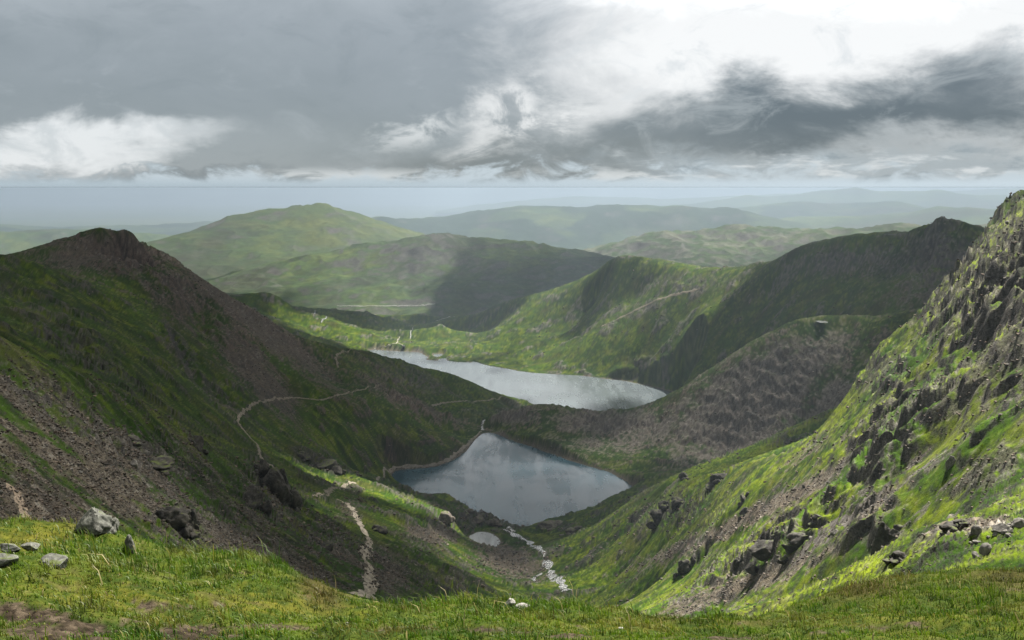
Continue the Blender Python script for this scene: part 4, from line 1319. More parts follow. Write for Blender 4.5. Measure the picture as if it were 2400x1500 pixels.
def far_rock(name, px, py, wpx, hpx, dm, mat, label, seed, rot=0.0, lean=0.0, sub=4, cat='rock outcrop', sink=.3, **kw):
    """an outcrop whose visible middle lies at this sighting"""
    p, nrm = hit(px, py + hpx * .25)
    if p is None:
        return None
    r = (p - CAMV).length
    k = r / F
    if cat == 'rock outcrop' and mat is not M_PALE:
        nz = max(.35, nrm.z)
        fall = (max(-1.2, min(1.2, nrm.x / nz)), max(-1.2, min(1.2, nrm.y / nz)))
        me = crag_mesh(name, (wpx * k * .9, wpx * k * dm, hpx * k * 1.15), seed, mat, 7, kw.get('rough', .18) * 1.2, kw.get('strata', .03), fall)
        rot = lean = 0.0
        sink = .42
    else:
        me = rock_mesh(name, (wpx * k, wpx * k * dm, hpx * k * 1.25), seed, sub, mat, **kw)
    o = link(name, me, label, cat)
    o.location = p + Vector((0, 0, hpx * k * (.5 - sink)))
    o.rotation_euler = (0, lean, rot)
    return o


OC = 'rock_outcrop'
far_rock(OC, 648, 1135, 84, 100, .8, M_CRAG, 'large dark craggy outcrop at the lower right end of the scree slope', 31, .4, .5, 5, rough=.22, strata=.05)
far_rock(OC, 615, 1100, 56, 46, .8, M_CRAG, 'rounded dark outcrop just above the large dark craggy outcrop', 32, .2, .3, 4, rough=.2)
far_rock(OC, 590, 1170, 70, 60, .9, M_CRAG, 'mossy dark outcrop left of the large dark craggy outcrop', 33, .3, .6, 4, rough=.25)
far_rock(OC, 462, 1040, 42, 36, .9, M_CRAG, 'blocky dark outcrop on the skyline edge of the scree slope', 34, .1, .1, 4, cuts=12, rough=.14)
far_rock(OC, 360, 1080, 90, 34, .7, M_CRAG, 'long dark ledge halfway up the scree slope', 35, .2, .4, 4, rough=.25)
far_rock(OC, 312, 1088, 22, 20, .9, M_PALE, 'pale grey rock face at the left end of the long dark ledge', 36, .2, .1, 3)
far_rock(OC, 405, 1212, 90, 52, .7, M_CRAG, 'dark broken crag standing in the scree right of the grass hump', 37, .2, .3, 5, rough=.3, strata=.06)
far_rock(OC, 455, 1215, 30, 46, .8, M_CRAG, 'upright dark block at the right end of the broken crag', 38, 0, 0, 4, cuts=12)
far_rock(OC, 765, 1278, 64, 28, .8, M_CRAG, 'dark mossy outcrop beside the footpath with walkers', 39, .2, .2, 4, rough=.25)
far_rock(OC, 715, 1070, 46, 22, .8, M_CRAG, 'low dark slab above the bend of the path near the lake', 40, .1, .3, 4)
far_rock(OC, 770, 1090, 64, 36, .8, M_CRAG, 'smooth dark slab on the grass slope left of the near lake', 41, .1, .4, 4, rough=.14)
far_rock(OC, 890, 1240, 36, 18, .8, M_CRAG, 'dark hump of rock right of the upper footpath', 42, 0, .2, 4)
far_rock(OC, 1042, 1212, 44, 30, .9, M_BROWNR, 'rounded cracked brown slab beside the lone walker', 43, .2, .3, 4, rough=.14)
far_rock(OC, 1120, 1216, 60, 22, .8, M_BROWNR, 'lumpy brown rock rim on the near shore, left part', 44, .1, .2, 4, rough=.25)
far_rock(OC, 1155, 1225, 40, 22, .8, M_BROWNR, 'lumpy brown rock rim between the pale pool and the lake', 45, .1, .25, 4, rough=.25)
far_rock(OC, 1294, 1230, 74, 18, .8, M_BROWNR, 'smooth brown hump on the near lake shore right of the stream', 46, 0, .05, 4, rough=.14)
far_rock(OC, 1340, 1242, 50, 14, .8, M_BROWNR, 'low brown rock patch right of the smooth shore hump', 47, 0, .1, 4, rough=.2)
far_rock(OC, 1545, 1205, 62, 36, .7, M_CRAG, 'dark rounded double outcrop right of the near lake foot', 48, -.3, -.4, 4, rough=.2)
far_rock(OC, 1590, 1180, 44, 34, .8, M_CRAG, 'dark mossy outcrop just above the rounded double outcrop', 49, -.3, -.3, 4, rough=.25)
far_rock(OC, 1605, 1115, 34, 18, .9, M_CRAG, 'dark cap of rock on the ridge line above the lake corner', 50, 0, -.1, 4)
far_rock(OC, 1684, 1120, 50, 26, .9, M_CRAG, 'grass-topped dark knob on the ridge line right of the lake', 51, 0, -.2, 4)
far_rock(OC, 1742, 1168, 30, 26, .9, M_CRAG, 'dark rounded knob in the middle of the right scree slope', 52, -.3, -.4, 4)
far_rock(OC, 1745, 1200, 26, 24, .9, M_CRAG, 'dark pointed rock just below the knob on the right scree slope', 53, -.3, -.5, 4)
far_rock(OC, 1805, 1285, 96, 54, .6, M_CRAG, 'broad dark ribbed slab leaning on the right scree slope', 54, -.3, -.5, 5, rough=.16, strata=.07)
far_rock(OC, 1880, 1255, 80, 40, .6, M_CRAG, 'striped dark slab upper right of the broad ribbed slab', 55, -.3, -.5, 4, rough=.2, strata=.07)
far_rock(OC, 1728, 1315, 26, 30, .8, M_CRAG, 'small upright dark block left of the broad ribbed slab', 56, -.2, -.1, 4)
far_rock(OC, 1605, 1325, 40, 44, .8, M_CRAG, 'dark notched outcrop low on the right slope', 57, -.3, -.4, 4, rough=.25)
far_rock(OC, 1900, 1262, 14, 14, .9, M_PALE, 'pale blocky rock in the stone gully of the right slope', 58, 0, 0, 3)
far_rock(OC, 1958, 1248, 22, 14, .9, M_PALE, 'pale flat rock at the top of the stone gully', 59, 0, -.2, 3)
far_rock(OC, 2228, 1084, 22, 32, .9, M_PALE, 'upright pale rock tower on the sunlit green slope', 60, 0, 0, 4, rough=.18)
far_rock(OC, 2072, 1260, 60, 66, .6, M_CRAG, 'steep dark ribbed buttress at the foot of the sunlit crags', 61, -.3, -.4, 5, rough=.22, strata=.06)
far_rock(OC, 2230, 1232, 54, 30, .8, M_CRAG, 'moss-topped dark boulder on the near right knoll', 62, .1, 0, 4, cuts=11)
far_rock(OC, 2290, 1245, 26, 24, .9, M_PALE, 'grey boulder at the left end of the boulder heap on the knoll', 63, 0, 0, 4)
far_rock(OC, 2350, 1240, 40, 22, .9, M_PALE, 'wide pale boulder in the boulder heap on the knoll', 64, .2, 0, 4)
far_rock(OC, 2390, 1228, 36, 20, .9, M_PALE, 'pale boulder at the right picture edge on the knoll', 65, .2, 0, 4)
far_rock(OC, 2310, 1290, 26, 26, .9, M_PALE, 'blue-grey lichened boulder below the boulder heap', 66, .1, .1, 4)
far_rock(OC, 2286, 1302, 24, 14, .9, M_PALE, 'low pale stone left of the blue-grey boulder', 67, .1, .1, 3)
far_rock(OC, 2110, 1305, 60, 22, .8, M_CRAG, 'low mossy brown rock at the left foot of the near knoll', 68, .1, -.2, 4, rough=.25)

# boulders one can count: shared shapes, each an object of its own
BM = [rock_mesh('boulder', (1, rr_, hh_), 70 + i, 3, M_BOULD, 10, .10) for i, (rr_, hh_) in enumerate([(.8, .6), (.7, .45), (.9, .7), (.6, .5), (.75, .35), (.85, .55)])]
PF, AF, RF = P.reshape(-1, 3), CC.reshape(-1, 4)[:, 3], np.exp(lr).ravel()
PXF, PYF = ang2px(az.ravel(), (PF[:, 2] - CAMZ) / RF)
INV = (PXF > -60) & (PXF < 2460) & (PYF < 1440)


def scatter(cond, wgt, n):
    idx = np.nonzero(cond & INV)[0]
    w = wgt[idx]
    w = w / w.sum()
    return RNG.choice(idx, min(n, len(idx)), replace=False, p=w)


def boulders(region, n, label, group, smin, smax):
    k = 0
    for i in scatter(region, AF + .05, n * 3):
        p = Vector(PF[i])
        q, nn = hit(PXF[i], PYF[i])
        if q is None or (q - p).length > RF[i] * .02:
            continue
        s = RF[i] / F * random.uniform(smin, smax)
        o = link('boulder', random.choice(BM), label, 'boulder', None, group)
        o.location = p + Vector((0, 0, s * .12))
        o.scale = (s, s, s * random.uniform(.8, 1.2))
        o.rotation_euler = (random.uniform(-.3, .3), random.uniform(-.3, .3), random.uniform(0, 6.3))
        k += 1
        if k >= n:
            break


boulders((PXF < 720) & (RF > 40) & (RF < 460), 60, 'grey angular boulder lying in the brown scree of the left slope', 'boulders in the left scree', 7, 15)
boulders((PXF > 1420) & (RF > 150) & (RF < 1000), 70, 'grey boulder lying on the stony green right-hand slope', 'boulders on the right slope', 6, 14)
boulders((PXF > 720) & (PXF < 1420) & (RF > 200) & (RF < 1120), 50, 'grey boulder lying on the basin floor below the near lake', 'boulders in the basin', 6, 12)
boulders((PXF > 450) & (PXF < 1900) & (RF > 1150) & (RF < 1900), 40, 'grey boulder on the hillsides above the near lake', 'boulders above the near lake', 5, 9)


def heap():
    for k in range(26):
        px = random.uniform(2262, 2400)
        py = 1222 + (2400 - px) * .18 + random.uniform(0, 30)
        q, nn = hit(px, py)
        if q is None or q.xy.length > 140:
            continue
        s = q.xy.length / F * random.uniform(9, 24)
        o = link('boulder', random.choice(BM2), 'pale grey boulder in the loose heap on the near right knoll', 'boulder', None, 'boulder heap on the near right knoll')
        o.location = q + Vector((0, 0, s * .1))
        o.scale = (s, s, s)
        o.rotation_euler = (random.uniform(-.3, .3), random.uniform(-.3, .3), random.uniform(0, 6.3))


BM2 = [rock_mesh('boulder', (1, a_, b_), 170 + i, 3, M_PALE, 11, .10) for i, (a_, b_) in enumerate([(.8, .5), (.7, .35), (.9, .6)])]
heap()


def scree():
    sel = [scatter((RF > 25) & (RF < 480) & (PXF < 900), AF ** 1.5 + .01, 9000), scatter((RF > 40) & (RF < 1150) & (PXF > 700), AF ** 2 + .002, 6500), scatter((RF > 1150) & (RF < 3600), AF + .06, 7500)]
    i = np.concatenate(sel)
    n = len(i)
    s = RF[i] / F * RNG.uniform(2.2, 7.0, n) * np.where(RF[i] > 1150, .55, 1)
    cube = np.array([[-1, -1, -1], [1, -1, -1], [1, 1, -1], [-1, 1, -1], [-1, -1, 1], [1, -1, 1], [1, 1, 1], [-1, 1, 1]], float) * .5
    V = cube[None] * RNG.uniform(.55, 1.15, (n, 8, 3))
    V = V * (s[:, None, None] * np.stack([RNG.uniform(.8, 1.4, n), RNG.uniform(.6, 1.1, n), RNG.uniform(.3, .7, n)], -1)[:, None])
    a = RNG.uniform(0, 6.28, n)
    tx = RNG.normal(0, .35, n)
    ca, sa = np.cos(a)[:, None], np.sin(a)[:, None]
    ct, st = np.cos(tx)[:, None], np.sin(tx)[:, None]
    X, Y, Z = V[..., 0], V[..., 1], V[..., 2]
    Y, Z = Y * ct - Z * st, Y * st + Z * ct
    X, Y = X * ca - Y * sa, X * sa + Y * ca
    V = np.stack([X, Y, Z], -1) + PF[i][:, None] + np.stack([RNG.normal(0, .4, n) * s, RNG.normal(0, .4, n) * s, .08 * s], -1)[:, None]
    fq = np.array([[0, 3, 2, 1], [4, 5, 6, 7], [0, 1, 5, 4], [1, 2, 6, 5], [2, 3, 7, 6], [3, 0, 4, 7]])
    Q = (np.arange(n)[:, None, None] * 8 + fq[None]).reshape(-1, 4)
    b = RNG.uniform(.45, 1.25, n)
    b = np.where(RNG.uniform(0, 1, n) < .06, b * 1.7, b)
    col = lerp(C3(.105, .083, .068), C3(.085, .080, .074), RNG.uniform(0, 1, n)) * b[:, None]
    cc = np.repeat(np.concatenate([col, np.full((n, 1), .3)], -1)[:, None], 8, 1)
    me = new_mesh('scree', V.reshape(-1, 3), Q=Q, mat=M_NEAR, cols=cc.reshape(-1, 4), smooth=False)
    link('scree', me, 'loose grey and brown stones strewn over the slopes', 'scree', 'stuff')


scree()

# ------------------------------------------------------------------ paths, roads and streams laid on the ground
def trace(pts, step=5.0, jump=.12):
    out = []
    for a, b in zip(pts[:-1], pts[1:]):
        n = max(1, int(math.hypot(b[0] - a[0], b[1] - a[1]) / step))
        for k in range(n):
            f = k / n
            p, _ = hit(a[0] + (b[0] - a[0]) * f, a[1] + (b[1] - a[1]) * f)
            if p is not None:
                out.append(p)
    p, _ = hit(*pts[-1])
    if p is not None:
        out.append(p)
    good, miss = [out[0]], 0
    for p in out[1:]:
        if abs(math.log(p.xy.length / good[-1].xy.length)) < jump or miss >= 2:
            good.append(p)
            miss = 0
        else:
            miss += 1
    for _ in range(2):
        good = [good[0]] + [(good[i - 1] + good[i] * 2 + good[i + 1]) / 4 for i in range(1, len(good) - 1)] + [good[-1]]
    return good


def ribbon(name, pts, width, mat, label, cat, ca, cb, seed, lift=.15, step=5.0, al=.35, kind='structure', vary=.35):
    g = trace(pts, step)
    # resample evenly
    fine = []
    for a, b in zip(g[:-1], g[1:]):
        n = max(1, int((b - a).xy.length / max(width * .6, 1.0)))
        n = min(n, 40)
        for k in range(n):
            fine.append(a.lerp(b, k / n))
    fine.append(g[-1])
    K = 5
    V, C = [], []
    rg = np.random.default_rng(seed)
    for i, p in enumerate(fine):
        d = (fine[min(i + 1, len(fine) - 1)] - fine[max(i - 1, 0)]).xy
        if d.length < 1e-6:
            d = Vector((0, 1))
        d.normalize()
        s = Vector((-d.y, d.x))
        w = width * (1 + vary * float(perlin(np.array([i * .37]), np.array([seed * 1.3]), 1)[0]) * 2)
        off = width * .35 * float(perlin(np.array([i * .21]), np.array([seed * 2.7]), 2)[0])
        for k in range(K):
            q = p.xy + s * (off + (k / (K - 1) - .5) * w)
            gz, _ = drop(q.x, q.y)
            z = gz.z if gz is not None else p.z
            e = abs(k / (K - 1) - .5) * 2
            V.append((q.x, q.y, z + lift * (1 - .8 * e ** 2)))
            m = rg.uniform(0, 1)
            C.append([ca[j] + (cb[j] - ca[j]) * m for j in range(3)] + [al])
    n = len(fine)
    i = np.arange(n - 1)[:, None] * K + np.arange(K - 1)[None]
    Q = np.stack([i, i + 1, i + K + 1, i + K], -1).reshape(-1, 4)
    me = new_mesh(name, np.array(V), Q=Q, mat=mat, cols=np.array(C))
    if me.polygons[0].normal.z < 0:
        me.flip_normals()
    return link(name, me, label, cat, kind)


PA, PB = (.105, .092, .072), (.20, .178, .145)
ribbon('path', [(838, 1398), (862, 1392), (868, 1365), (875, 1345), (866, 1322), (850, 1310), (854, 1297), (864, 1285), (868, 1265), (852, 1242), (836, 1215), (828, 1195), (815, 1180), (790, 1170)], 3.2, M_NEAR, 'pale stony footpath winding down past the groups of walkers', 'path', (.15, .132, .105), (.32, .285, .235), 1, .30, vary=.5)
ribbon('path', [(742, 1166), (770, 1150), (795, 1138), (830, 1130)], 4.5, M_NEAR, 'short worn path crossing the bright green spur above the lake', 'path', PA, PB, 2, .2)
ribbon('path', [(662, 1112), (640, 1095), (612, 1077), (608, 1062), (609, 1050), (600, 1038), (588, 1030), (574, 1010), (556, 990), (560, 975), (578, 958), (605, 943), (640, 936), (690, 932), (725, 935), (750, 938), (790, 928), (830, 916), (862, 912), (888, 902)], 2.5, M_NEAR, 'light gravel path curving across the left mountainside', 'path', PA, PB, 3, .8)
ribbon('path', [(884, 1126), (888, 1108), (905, 1100), (940, 1094), (1000, 1093), (1035, 1086), (1058, 1072), (1080, 1055), (1100, 1038), (1115, 1022), (1128, 1010)], 3.2, M_NEAR, 'level track following the left shore of the near lake', 'track', (.13, .115, .095), (.20, .18, .155), 4, .5)
ribbon('path', [(1012, 951), (1040, 944), (1080, 940), (1120, 940), (1150, 938), (1172, 932), (1182, 925)], 3.6, M_NEAR, 'thin pale track along the shoulder between the two lakes', 'track', (.13, .115, .095), (.20, .18, .155), 5, .6)
ribbon('path', [(792, 862), (790, 848), (786, 834), (800, 826), (832, 818)], 3.6, M_NEAR, 'short pale track over the shoulder above the farther lake', 'track', PA, PB, 6, .6)
ribbon('road', [(790, 717), (850, 718), (920, 717), (985, 717), (1020, 712)], 6, M_FAR, 'straight pale road across the foot of the middle hill', 'road', (.22, .22, .21), (.28, .28, .27), 7, 2.5, al=.1, vary=.1)
ribbon('road', [(876, 816), (900, 812), (925, 808), (934, 803), (930, 797), (936, 789)], 4, M_FAR, 'pale track beside the far end of the farther lake', 'track', (.17, .165, .14), (.24, .23, .20), 8, 1.2, al=.1, vary=.15)
ribbon('road', [(934, 804), (940, 810), (946, 815)], 4, M_FAR, 'short pale spur track down to the lakeside tower', 'track', (.17, .165, .14), (.24, .23, .20), 9, 1.2, al=.1, vary=.15)
ribbon('road', [(738, 727), (742, 732), (738, 737)], 5, M_FAR, 'upper hairpin bend of the valley road', 'road', (.13, .14, .145), (.18, .19, .19), 10, 1.5, al=.1, vary=.1)
ribbon('road', [(766, 742), (764, 748), (752, 756)], 5, M_FAR, 'lower hairpin bend of the valley road', 'road', (.13, .14, .145), (.18, .19, .19), 11, 1.5, al=.1, vary=.1)
ribbon('road', [(1022, 752), (1045, 746), (1064, 742)], 5, M_FAR, 'pale road rounding the low green knoll in the valley', 'road', (.30, .31, .30), (.38, .38, .36), 12, 1.5, al=.1, vary=.1)
ribbon('pipeline', [(967, 768), (965, 780), (962, 794)], 3.5, M_FAR, 'straight white pipeline dropping into the valley gap', 'pipeline', (.22, .23, .23), (.28, .28, .27), 13, 1.2, al=.05, vary=.05)
ribbon('path', [(1410, 765), (1460, 742), (1540, 702), (1600, 686), (1640, 678)], 7, M_NEAR, 'faint path slanting up the long dark ridge', 'path', (.12, .11, .085), (.17, .15, .12), 14, 1.0, al=.3)
ribbon('path', [(14, 1142), (40, 1150), (46, 1165), (50, 1185), (58, 1205), (64, 1225)], 1.1, M_NEAR, 'stepped stone path at the left edge above the grass hump', 'path', (.14, .112, .085), (.25, .20, .155), 15, .12, 4.0)


def mat_stream():
    m = bpy.data.materials.new('white_water')
    m.use_nodes = True
    t = NT(m.node_tree)
    b = t.n['Principled BSDF']
    tc = t.new('ShaderNodeTexCoord').outputs['Object']
    n = t.noise(tc, .9, 6, .75)
    n2 = t.noise(tc, 3.0, 3, .6)
    f = t.ramp(t.m('ADD', n, t.m('MULTIPLY', t.m('SUBTRACT', n2, .5), .5)), .49, .60)
    t.l.new(t.mix(f, (.040, .037, .033), (.62, .64, .64)), b.inputs['Base Color'])
    b.inputs['Roughness'].default_value = .22
    bp = t.new('ShaderNodeBump')
    bp.inputs['Strength'].default_value = .7
    bp.inputs['Distance'].default_value = .4
    t.l.new(n, bp.inputs['Height'])
    t.l.new(bp.outputs[0], b.inputs['Normal'])
    return m


M_STREAM = mat_stream()
WC = (.5, .5, .5)
ribbon('stream', [(1180, 1240), (1200, 1250), (1225, 1263), (1248, 1275), (1262, 1288), (1278, 1296), (1272, 1308), (1282, 1322), (1294, 1345), (1300, 1358), (1316, 1372), (1330, 1386)], 5.2, M_STREAM, 'broad white stream tumbling over stones between the basin and the near lake', 'stream', WC, WC, 21, .35, vary=.6)
ribbon('stream', [(1270, 1343), (1258, 1352), (1244, 1354), (1256, 1362), (1266, 1369)], 3.5, M_STREAM, 'small white side stream left of the broad stream', 'stream', WC, WC, 22, .3)
ribbon('stream', [(1205, 1246), (1198, 1240), (1188, 1237)], 5, M_STREAM, 'short bright mouth of the stream at the lake shore', 'stream', WC, WC, 23, .3)
ribbon('stream', [(1130, 1008), (1132, 1000), (1129, 992), (1134, 985)], 4, M_STREAM, 'white outflow stream leaving the far corner of the near lake', 'stream', WC, WC, 24, .5)
ribbon('scree_gully', [(1880, 1290), (1915, 1262), (1955, 1240), (1995, 1213), (2035, 1185), (2065, 1172)], 5.0, M_NEAR, 'grey stone gully running up the right slope', 'gully', (.055, .050, .045), (.13, .12, .11), 25, .1, vary=.6)
ribbon('scree_gully', [(2130, 1118), (2160, 1098), (2195, 1073), (2222, 1050)], 1.6, M_NEAR, 'short pale stone gully below the sunlit crags', 'gully', (.06, .055, .05), (.16, .15, .14), 26, .08, vary=.7)

# small standing water on the hillsides
def puddle(px, py, wpx, hpx, mat, label):
    p, _ = hit(px, py)
    k = (p - CAMV).length / F
    n = 14
    rg = np.random.default_rng(int(px))
    dep = max(.12, (CAMZ - p.z) / p.xy.length)
    ring = []
    for i in range(n):
        a = 2 * math.pi * i / n
        f = rg.uniform(.75, 1.1)
        ring.append((p.x + math.cos(a) * wpx * k * .5 * f, p.y + math.sin(a) * hpx * k * .5 / dep * f))
    zmax = max((drop(x, y)[0].z if drop(x, y)[0] else p.z) for x, y in ring)
    me = bpy.data.meshes.new('pool')
    me.from_pydata([(x, y, zmax + .1) for x, y in ring], [], [list(range(n))])
    me.update()
    me.materials.append(mat)
    link('pool', me, label, 'pool', 'structure')


puddle(1925, 766, 26, 5, W3, 'small silver pool on the green top of the rock ridge')

# ------------------------------------------------------------------ tower at the lakeside
def box(V, Fc, x0, x1, y0, y1, z0, z1):
    b = len(V)
    V += [(x, y, z) for z in (z0, z1) for x, y in ((x0, y0), (x1, y0), (x1, y1), (x0, y1))]
    Fc += [tuple(b + i for i in f) for f in ((0, 3, 2, 1), (4, 5, 6, 7), (0, 1, 5, 4), (1, 2, 6, 5), (2, 3, 7, 6), (3, 0, 4, 7))]


M_WALL = mat_plain('dark_stone_wall', (.05, .05, .05), .9, .3, .5)
M_SLATE = mat_plain('slate_roof', (.035, .038, .045), .6, .2, .8)
M_DOOR = mat_plain('tower_door', (.02, .03, .025), .6, .2, 2)
p, _ = hit(946, 817)
tw = link('tower', None, 'small dark stone tower at the far end of the farther lake', 'tower')
tw.location = p - Vector((0, 0, 1))
V, Fc = [], []
box(V, Fc, -4, 4, -4, 4, 0, 9)
box(V, Fc, -4.4, 4.4, -4.4, 4.4, 9.01, 9.6)
me = bpy.data.meshes.new('wall')
me.from_pydata(V, [], Fc)
me.materials.append(M_WALL)
link('wall', me, parent=tw)
me = bpy.data.meshes.new('roof')
me.from_pydata([(-4.6, -4.6, 9.62), (4.6, -4.6, 9.62), (4.6, 4.6, 9.62), (-4.6, 4.6, 9.62), (0, 0, 13)], [], [(0, 1, 4), (1, 2, 4), (2, 3, 4), (3, 0, 4), (3, 2, 1, 0)])
me.materials.append(M_SLATE)
link('roof', me, parent=tw)
V, Fc = [], []
box(V, Fc, -.9, .9, -4.15, -4.01, 0, 3.4)
me = bpy.data.meshes.new('door')
me.from_pydata(V, [], Fc)
me.materials.append(M_DOOR)
link('door', me, parent=tw)

# ------------------------------------------------------------------ walkers
def person_mesh(name, stride, mats, arm):
    """one skinned body, 1.75 m tall, facing +Y, split by material: skin / jacket / trousers / boots / hair"""
    s = stride
    J = [((0, 0, .95), .15), ((0, .01, 1.12), .15), ((0, .03, 1.32), .18), ((0, .04, 1.46), .10), ((0, .05, 1.53), .062), ((0, .07, 1.62), .10), ((0, .07, 1.70), .085)]
    E = [(0, 1), (1, 2), (2, 3), (3, 4), (4, 5), (5, 6)]

    def chain(root, pts):
        a = root
        for q in pts:
            J.append(q)
            E.append((a, len(J) - 1))
            a = len(J) - 1
    for sx in (-1, 1):
        f = s * sx
        chain(0, [((.10 * sx, 0, .88), .105), ((.11 * sx, .10 * f + .03, .50), .070), ((.11 * sx, .26 * f - .04, .10), .045), ((.11 * sx, .26 * f + .02, .05), .045), ((.12 * sx, .26 * f + .14, .04), .035)])
        g = -s * sx * arm
        chain(3, [((.19 * sx, .03, 1.43), .070), ((.25 * sx, .14 * g, 1.17), .052), ((.24 * sx, .30 * g + .10, .97), .038), ((.235 * sx, .33 * g + .14, .89), .038)])
    me = bpy.data.meshes.new(name)
    me.from_pydata([j[0] for j in J], E, [])
    o = bpy.data.objects.new(name, me)
    COL.objects.link(o)
    sk = o.modifiers.new('skin', 'SKIN')
    sk.use_smooth_shade = True
    for i, d in enumerate(me.skin_vertices[0].data):
        d.radius = (J[i][1], J[i][1])
        d.use_root = i == 0
    ss = o.modifiers.new('sub', 'SUBSURF')
    ss.levels = 1
    dg = bpy.context.evaluated_depsgraph_get()
    out = bpy.data.meshes.new_from_object(o.evaluated_get(dg))
    bpy.data.objects.remove(o)
    bpy.data.meshes.remove(me)
    out.name = name
    out.materials.clear()
    for m in mats:
        out.materials.append(m)
    for pl in out.polygons:
        c = pl.center
        if c.z > 1.64 or (c.z > 1.55 and c.y < .05):
            k = 4
        elif c.z > 1.50 or (abs(c.x) > .2 and c.z < .95 and c.z > .80):
            k = 0
        elif c.z > .93 or (abs(c.x) > .2 and c.z > .8):
            k = 1
        elif c.z > .12:
            k = 2
        else:
            k = 3
        pl.material_index = k
    return out


SKIN = mat_plain('skin', (.42, .27, .20), .6, .1)
HAIR = mat_plain('dark_hair', (.02, .015, .012), .6, .2)
BOOT = mat_plain('boots', (.03, .025, .02), .7, .2)
JK = {k: mat_plain(k + '_jacket', v, .7, .12) for k, v in {'black': (.012, .012, .014), 'navy': (.012, .018, .04), 'charcoal': (.03, .03, .033), 'white': (.6, .6, .58)}.items()}
TR = {k: mat_plain(k + '_trousers', v, .8, .12) for k, v in {'black': (.012, .012, .013), 'grey': (.07, .07, .075), 'blue': (.03, .045, .09)}.items()}
PACKM = mat_plain('rucksack_cloth', (.035, .012, .012), .7, .2)


def person(px, py, jacket, trousers, label, face, stride, pack):
    p, _ = hit(px, py)
    o = link('person', person_mesh('person', stride, [SKIN, JK[jacket], TR[trousers], BOOT, HAIR], .8), label, 'person')
    g, _ = drop(p.x, p.y)
    o.location = (p.x, p.y, (g.z if g else p.z) + .02)
    o.rotation_euler = (0, 0, face)
    if pack:
        me = rock_mesh('rucksack', (.30, .20, .46), 5, 3, PACKM, 6, .03)
        c = link('rucksack', me, parent=o)
        c.location = (0, -.20, 1.28)
    return o


person(858, 1286, 'black', 'black', 'walker in black on the left of the nearest pair on the footpath', .3, .7, True)
person(863, 1285, 'white', 'black', 'walker in a pale top beside the walker in black on the footpath', .2, .8, False)
person(849, 1306, 'black', 'black', 'lone dark walker just below the nearest pair on the footpath', 2.9, .6, True)
person(835, 1217, 'navy', 'grey', 'left walker of the small far pair higher along the footpath', .1, .8, True)
person(840, 1216, 'black', 'blue', 'right walker of the small far pair higher along the footpath', .1, .7, False)
person(1002, 1223, 'charcoal', 'black', 'dark walker standing alone by the rounded slab left of the pale pool', 1.4, .4, True)
person(849, 1131, 'charcoal', 'black', 'tiny walker on the worn path at the top of the bright spur', 1.0, .6, False)

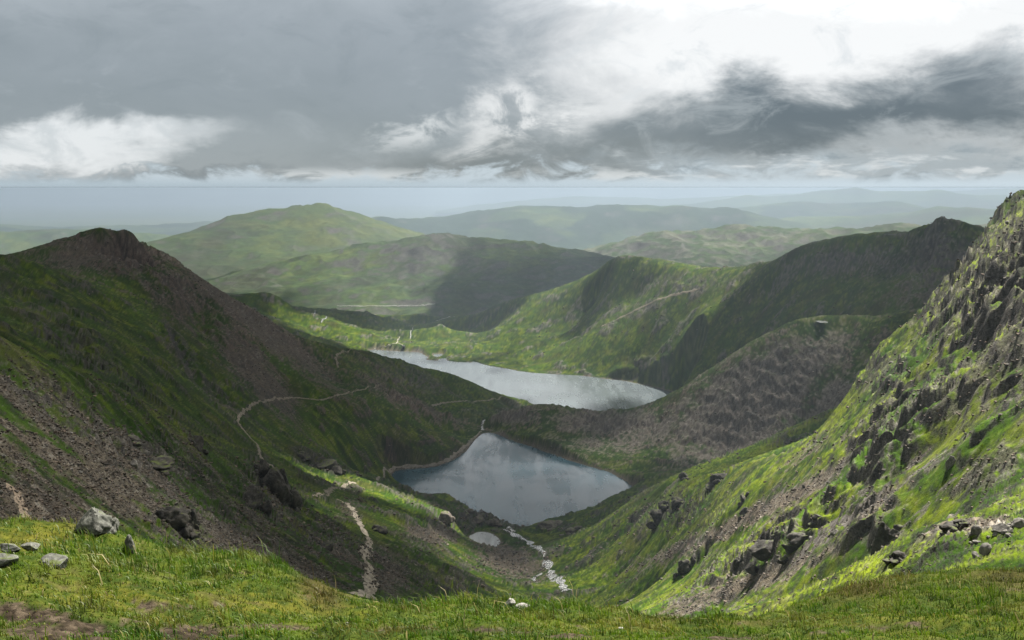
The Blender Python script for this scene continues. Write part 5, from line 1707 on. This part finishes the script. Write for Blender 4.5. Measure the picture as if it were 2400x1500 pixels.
# ------------------------------------------------------------------ cloud layer added out of view, gaps placed to shape sun and shade
def build_shade_cloud():
    H = 2950.0
    patches = [  # (column, row, half-length m, half-width m, rotation deg in plan, strength)
        (2250, 800, 170, 80, 80, 1.0), (2350, 1100, 130, 75, 65, 1.0), (2100, 1000, 170, 80, 75, 1.0), (1890, 1140, 180, 48, 70, 1.0), (2400, 600, 170, 110, 80, 1.0), (2060, 1180, 140, 75, 70, .9), (1790, 1200, 230, 42, 68, .9), (1950, 1280, 150, 70, 60, .75), (1650, 960, 260, 90, 20, .28), (1750, 1400, 120, 60, 50, .75), (1560, 1260, 110, 60, 70, .35),
        (150, 1060, 95, 60, 70, .25), (1000, 1270, 170, 90, 60, .22), (1400, 1300, 220, 110, 60, .35), (930, 1160, 120, 45, 20, 1.0), (1235, 945, 90, 40, 0, .9), (900, 800, 420, 220, 0, .95), (1050, 800, 320, 300, 0, 1.0), (1230, 725, 460, 180, 40, 1.0), (1330, 690, 300, 120, 40, .8), (1330, 905, 820, 330, 10, .95),
        (730, 640, 800, 330, 0, 1.0), (870, 690, 330, 360, 0, 1.0), (540, 650, 400, 260, 0, .8), (1420, 585, 600, 330, 0, .8), (1600, 565, 400, 300, 0, .6)]
    lit = []
    for (px, py, a, b, rot, s) in patches:
        p, _ = hit(px, py)
        if p is None:
            continue
        k = (H - p.z) / SUND[2]
        lit.append((p.x + SUND[0] * k, p.y + SUND[1] * k, a, b, math.radians(rot), s))
    # sun falls on the summit turf where the camera stands
    k = (H - (CAMZ - 2)) / SUND[2]
    lit.append((20 + SUND[0] * k, 6 + SUND[1] * k, 46, 30, 0, .85))
    ga = np.concatenate([np.arange(-9300, 100, 90.), np.arange(100, 2200, 21.), np.arange(2200, 9301, 90.)])
    gb = np.concatenate([np.arange(-9300, 600, 90.), np.arange(600, 3400, 21.), np.arange(3400, 9301, 90.)])
    gx, gy = np.meshgrid(ga, gb, indexing='ij')
    wx = fbm(gx, gy, 160, 4, 201)
    wy = fbm(gx, gy, 160, 4, 211)
    n0 = fbm(gx, gy, 1500, 5, 221)
    d = np.clip(1.05 + .2 * n0, 0, .985)
    for (cx, cy_, a, b, rot, s) in lit:
        c, sn = math.cos(rot), math.sin(rot)
        wk = 0.45 * math.sqrt(a * b)
        dx, dy = gx + wx * wk - cx, gy + wy * wk - cy_
        u = (dx * c + dy * sn) / a
        v = (-dx * sn + dy * c) / b
        q = np.sqrt(u * u + v * v)
        d = d * (1 - s * sstep(1.35, .75, q))
    rad = np.hypot(gx, gy)
    d = d * sstep(8300, 7000, rad + 500 * n0)
    d = np.clip(d + .06 * fbm(gx, gy, 150, 3, 231) * (d > .05), 0, .985)
    zb = H - 30 * fbm(gx, gy, 700, 4, 241) * d
    zt = zb + 8 + 40 * d * (0.7 + .5 * np.abs(fbm(gx, gy, 600, 4, 251)))
    Pb = np.stack([gx, gy, zb], -1).reshape(-1, 3)
    Pt = np.stack([gx, gy, zt], -1).reshape(-1, 3)
    n = len(ga) * len(gb)
    q = tris_of(len(ga), len(gb))
    dd = d.reshape(-1)
    keep = np.maximum.reduce([d[:-1, :-1], d[1:, :-1], d[:-1, 1:], d[1:, 1:]]) > .01
    q = q[keep]
    Q = np.concatenate([q[:, ::-1], q + n])
    al = np.concatenate([dd, dd])
    cc = np.stack([al, al, al, al], -1)
    ids, inv = np.unique(Q.ravel(), return_inverse=True)
    m = bpy.data.materials.new('shade_cloud_skin')
    m.use_nodes = True
    t = NT(m.node_tree)
    t.n.clear()
    at = t.new('ShaderNodeAttribute', attribute_name='Col')
    df = t.new('ShaderNodeBsdfDiffuse')
    df.inputs[0].default_value = (.62, .63, .65, 1)
    tl = t.new('ShaderNodeBsdfTranslucent')
    tl.inputs[0].default_value = (.42, .43, .45, 1)
    m1 = t.new('ShaderNodeMixShader')
    m1.inputs[0].default_value = .5
    t.l.new(df.outputs[0], m1.inputs[1])
    t.l.new(tl.outputs[0], m1.inputs[2])
    tr = t.new('ShaderNodeBsdfTransparent')
    m2 = t.new('ShaderNodeMixShader')
    # each of the two skins passes the root of the clear fraction
    al = t.m('SUBTRACT', 1.0, t.m('SQRT', t.m('SUBTRACT', 1.0, t.m('MINIMUM', at.outputs['Alpha'], 0.985))))
    t.l.new(al, m2.inputs[0])
    t.l.new(tr.outputs[0], m2.inputs[1])
    t.l.new(m1.outputs[0], m2.inputs[2])
    o = t.new('ShaderNodeOutputMaterial')
    t.l.new(m2.outputs[0], o.inputs[0])
    me = new_mesh('shade_cloud_layer', np.concatenate([Pb, Pt])[ids], Q=inv.reshape(-1, 4), mat=m, cols=cc[ids])
    link('shade_cloud_layer', me, 'unseen grey cloud layer added overhead, with gaps placed to let patches of sun through', 'cloud', 'stuff')


build_shade_cloud()

# ------------------------------------------------------------------ haze
def build_haze():
    x0, x1, y0, y1, z0, z1 = -47000, 47000, -4000, 47000, 20, 1001.6
    V = [(x, y, z) for x in (x0, x1) for y in (y0, y1) for z in (z0, z1)]
    Fc = [(0, 1, 3, 2), (4, 6, 7, 5), (0, 4, 5, 1), (2, 3, 7, 6), (0, 2, 6, 4), (1, 5, 7, 3)]
    me = bpy.data.meshes.new('haze')
    me.from_pydata(V, [], Fc)
    m = bpy.data.materials.new('haze_air')
    m.use_nodes = True
    t = NT(m.node_tree)
    t.n.clear()
    v = t.new('ShaderNodeVolumePrincipled')
    v.inputs['Color'].default_value = (.365, .455, .555, 1)
    v.inputs['Density'].default_value = 0.80e-4
    v.inputs['Anisotropy'].default_value = 0.25
    o = t.new('ShaderNodeOutputMaterial')
    t.l.new(v.outputs[0], o.inputs['Volume'])
    me.materials.append(m)
    m.cycles.homogeneous_volume = True
    link('haze', me, 'pale blue air haze filling the valleys', 'haze', 'stuff')


build_haze()
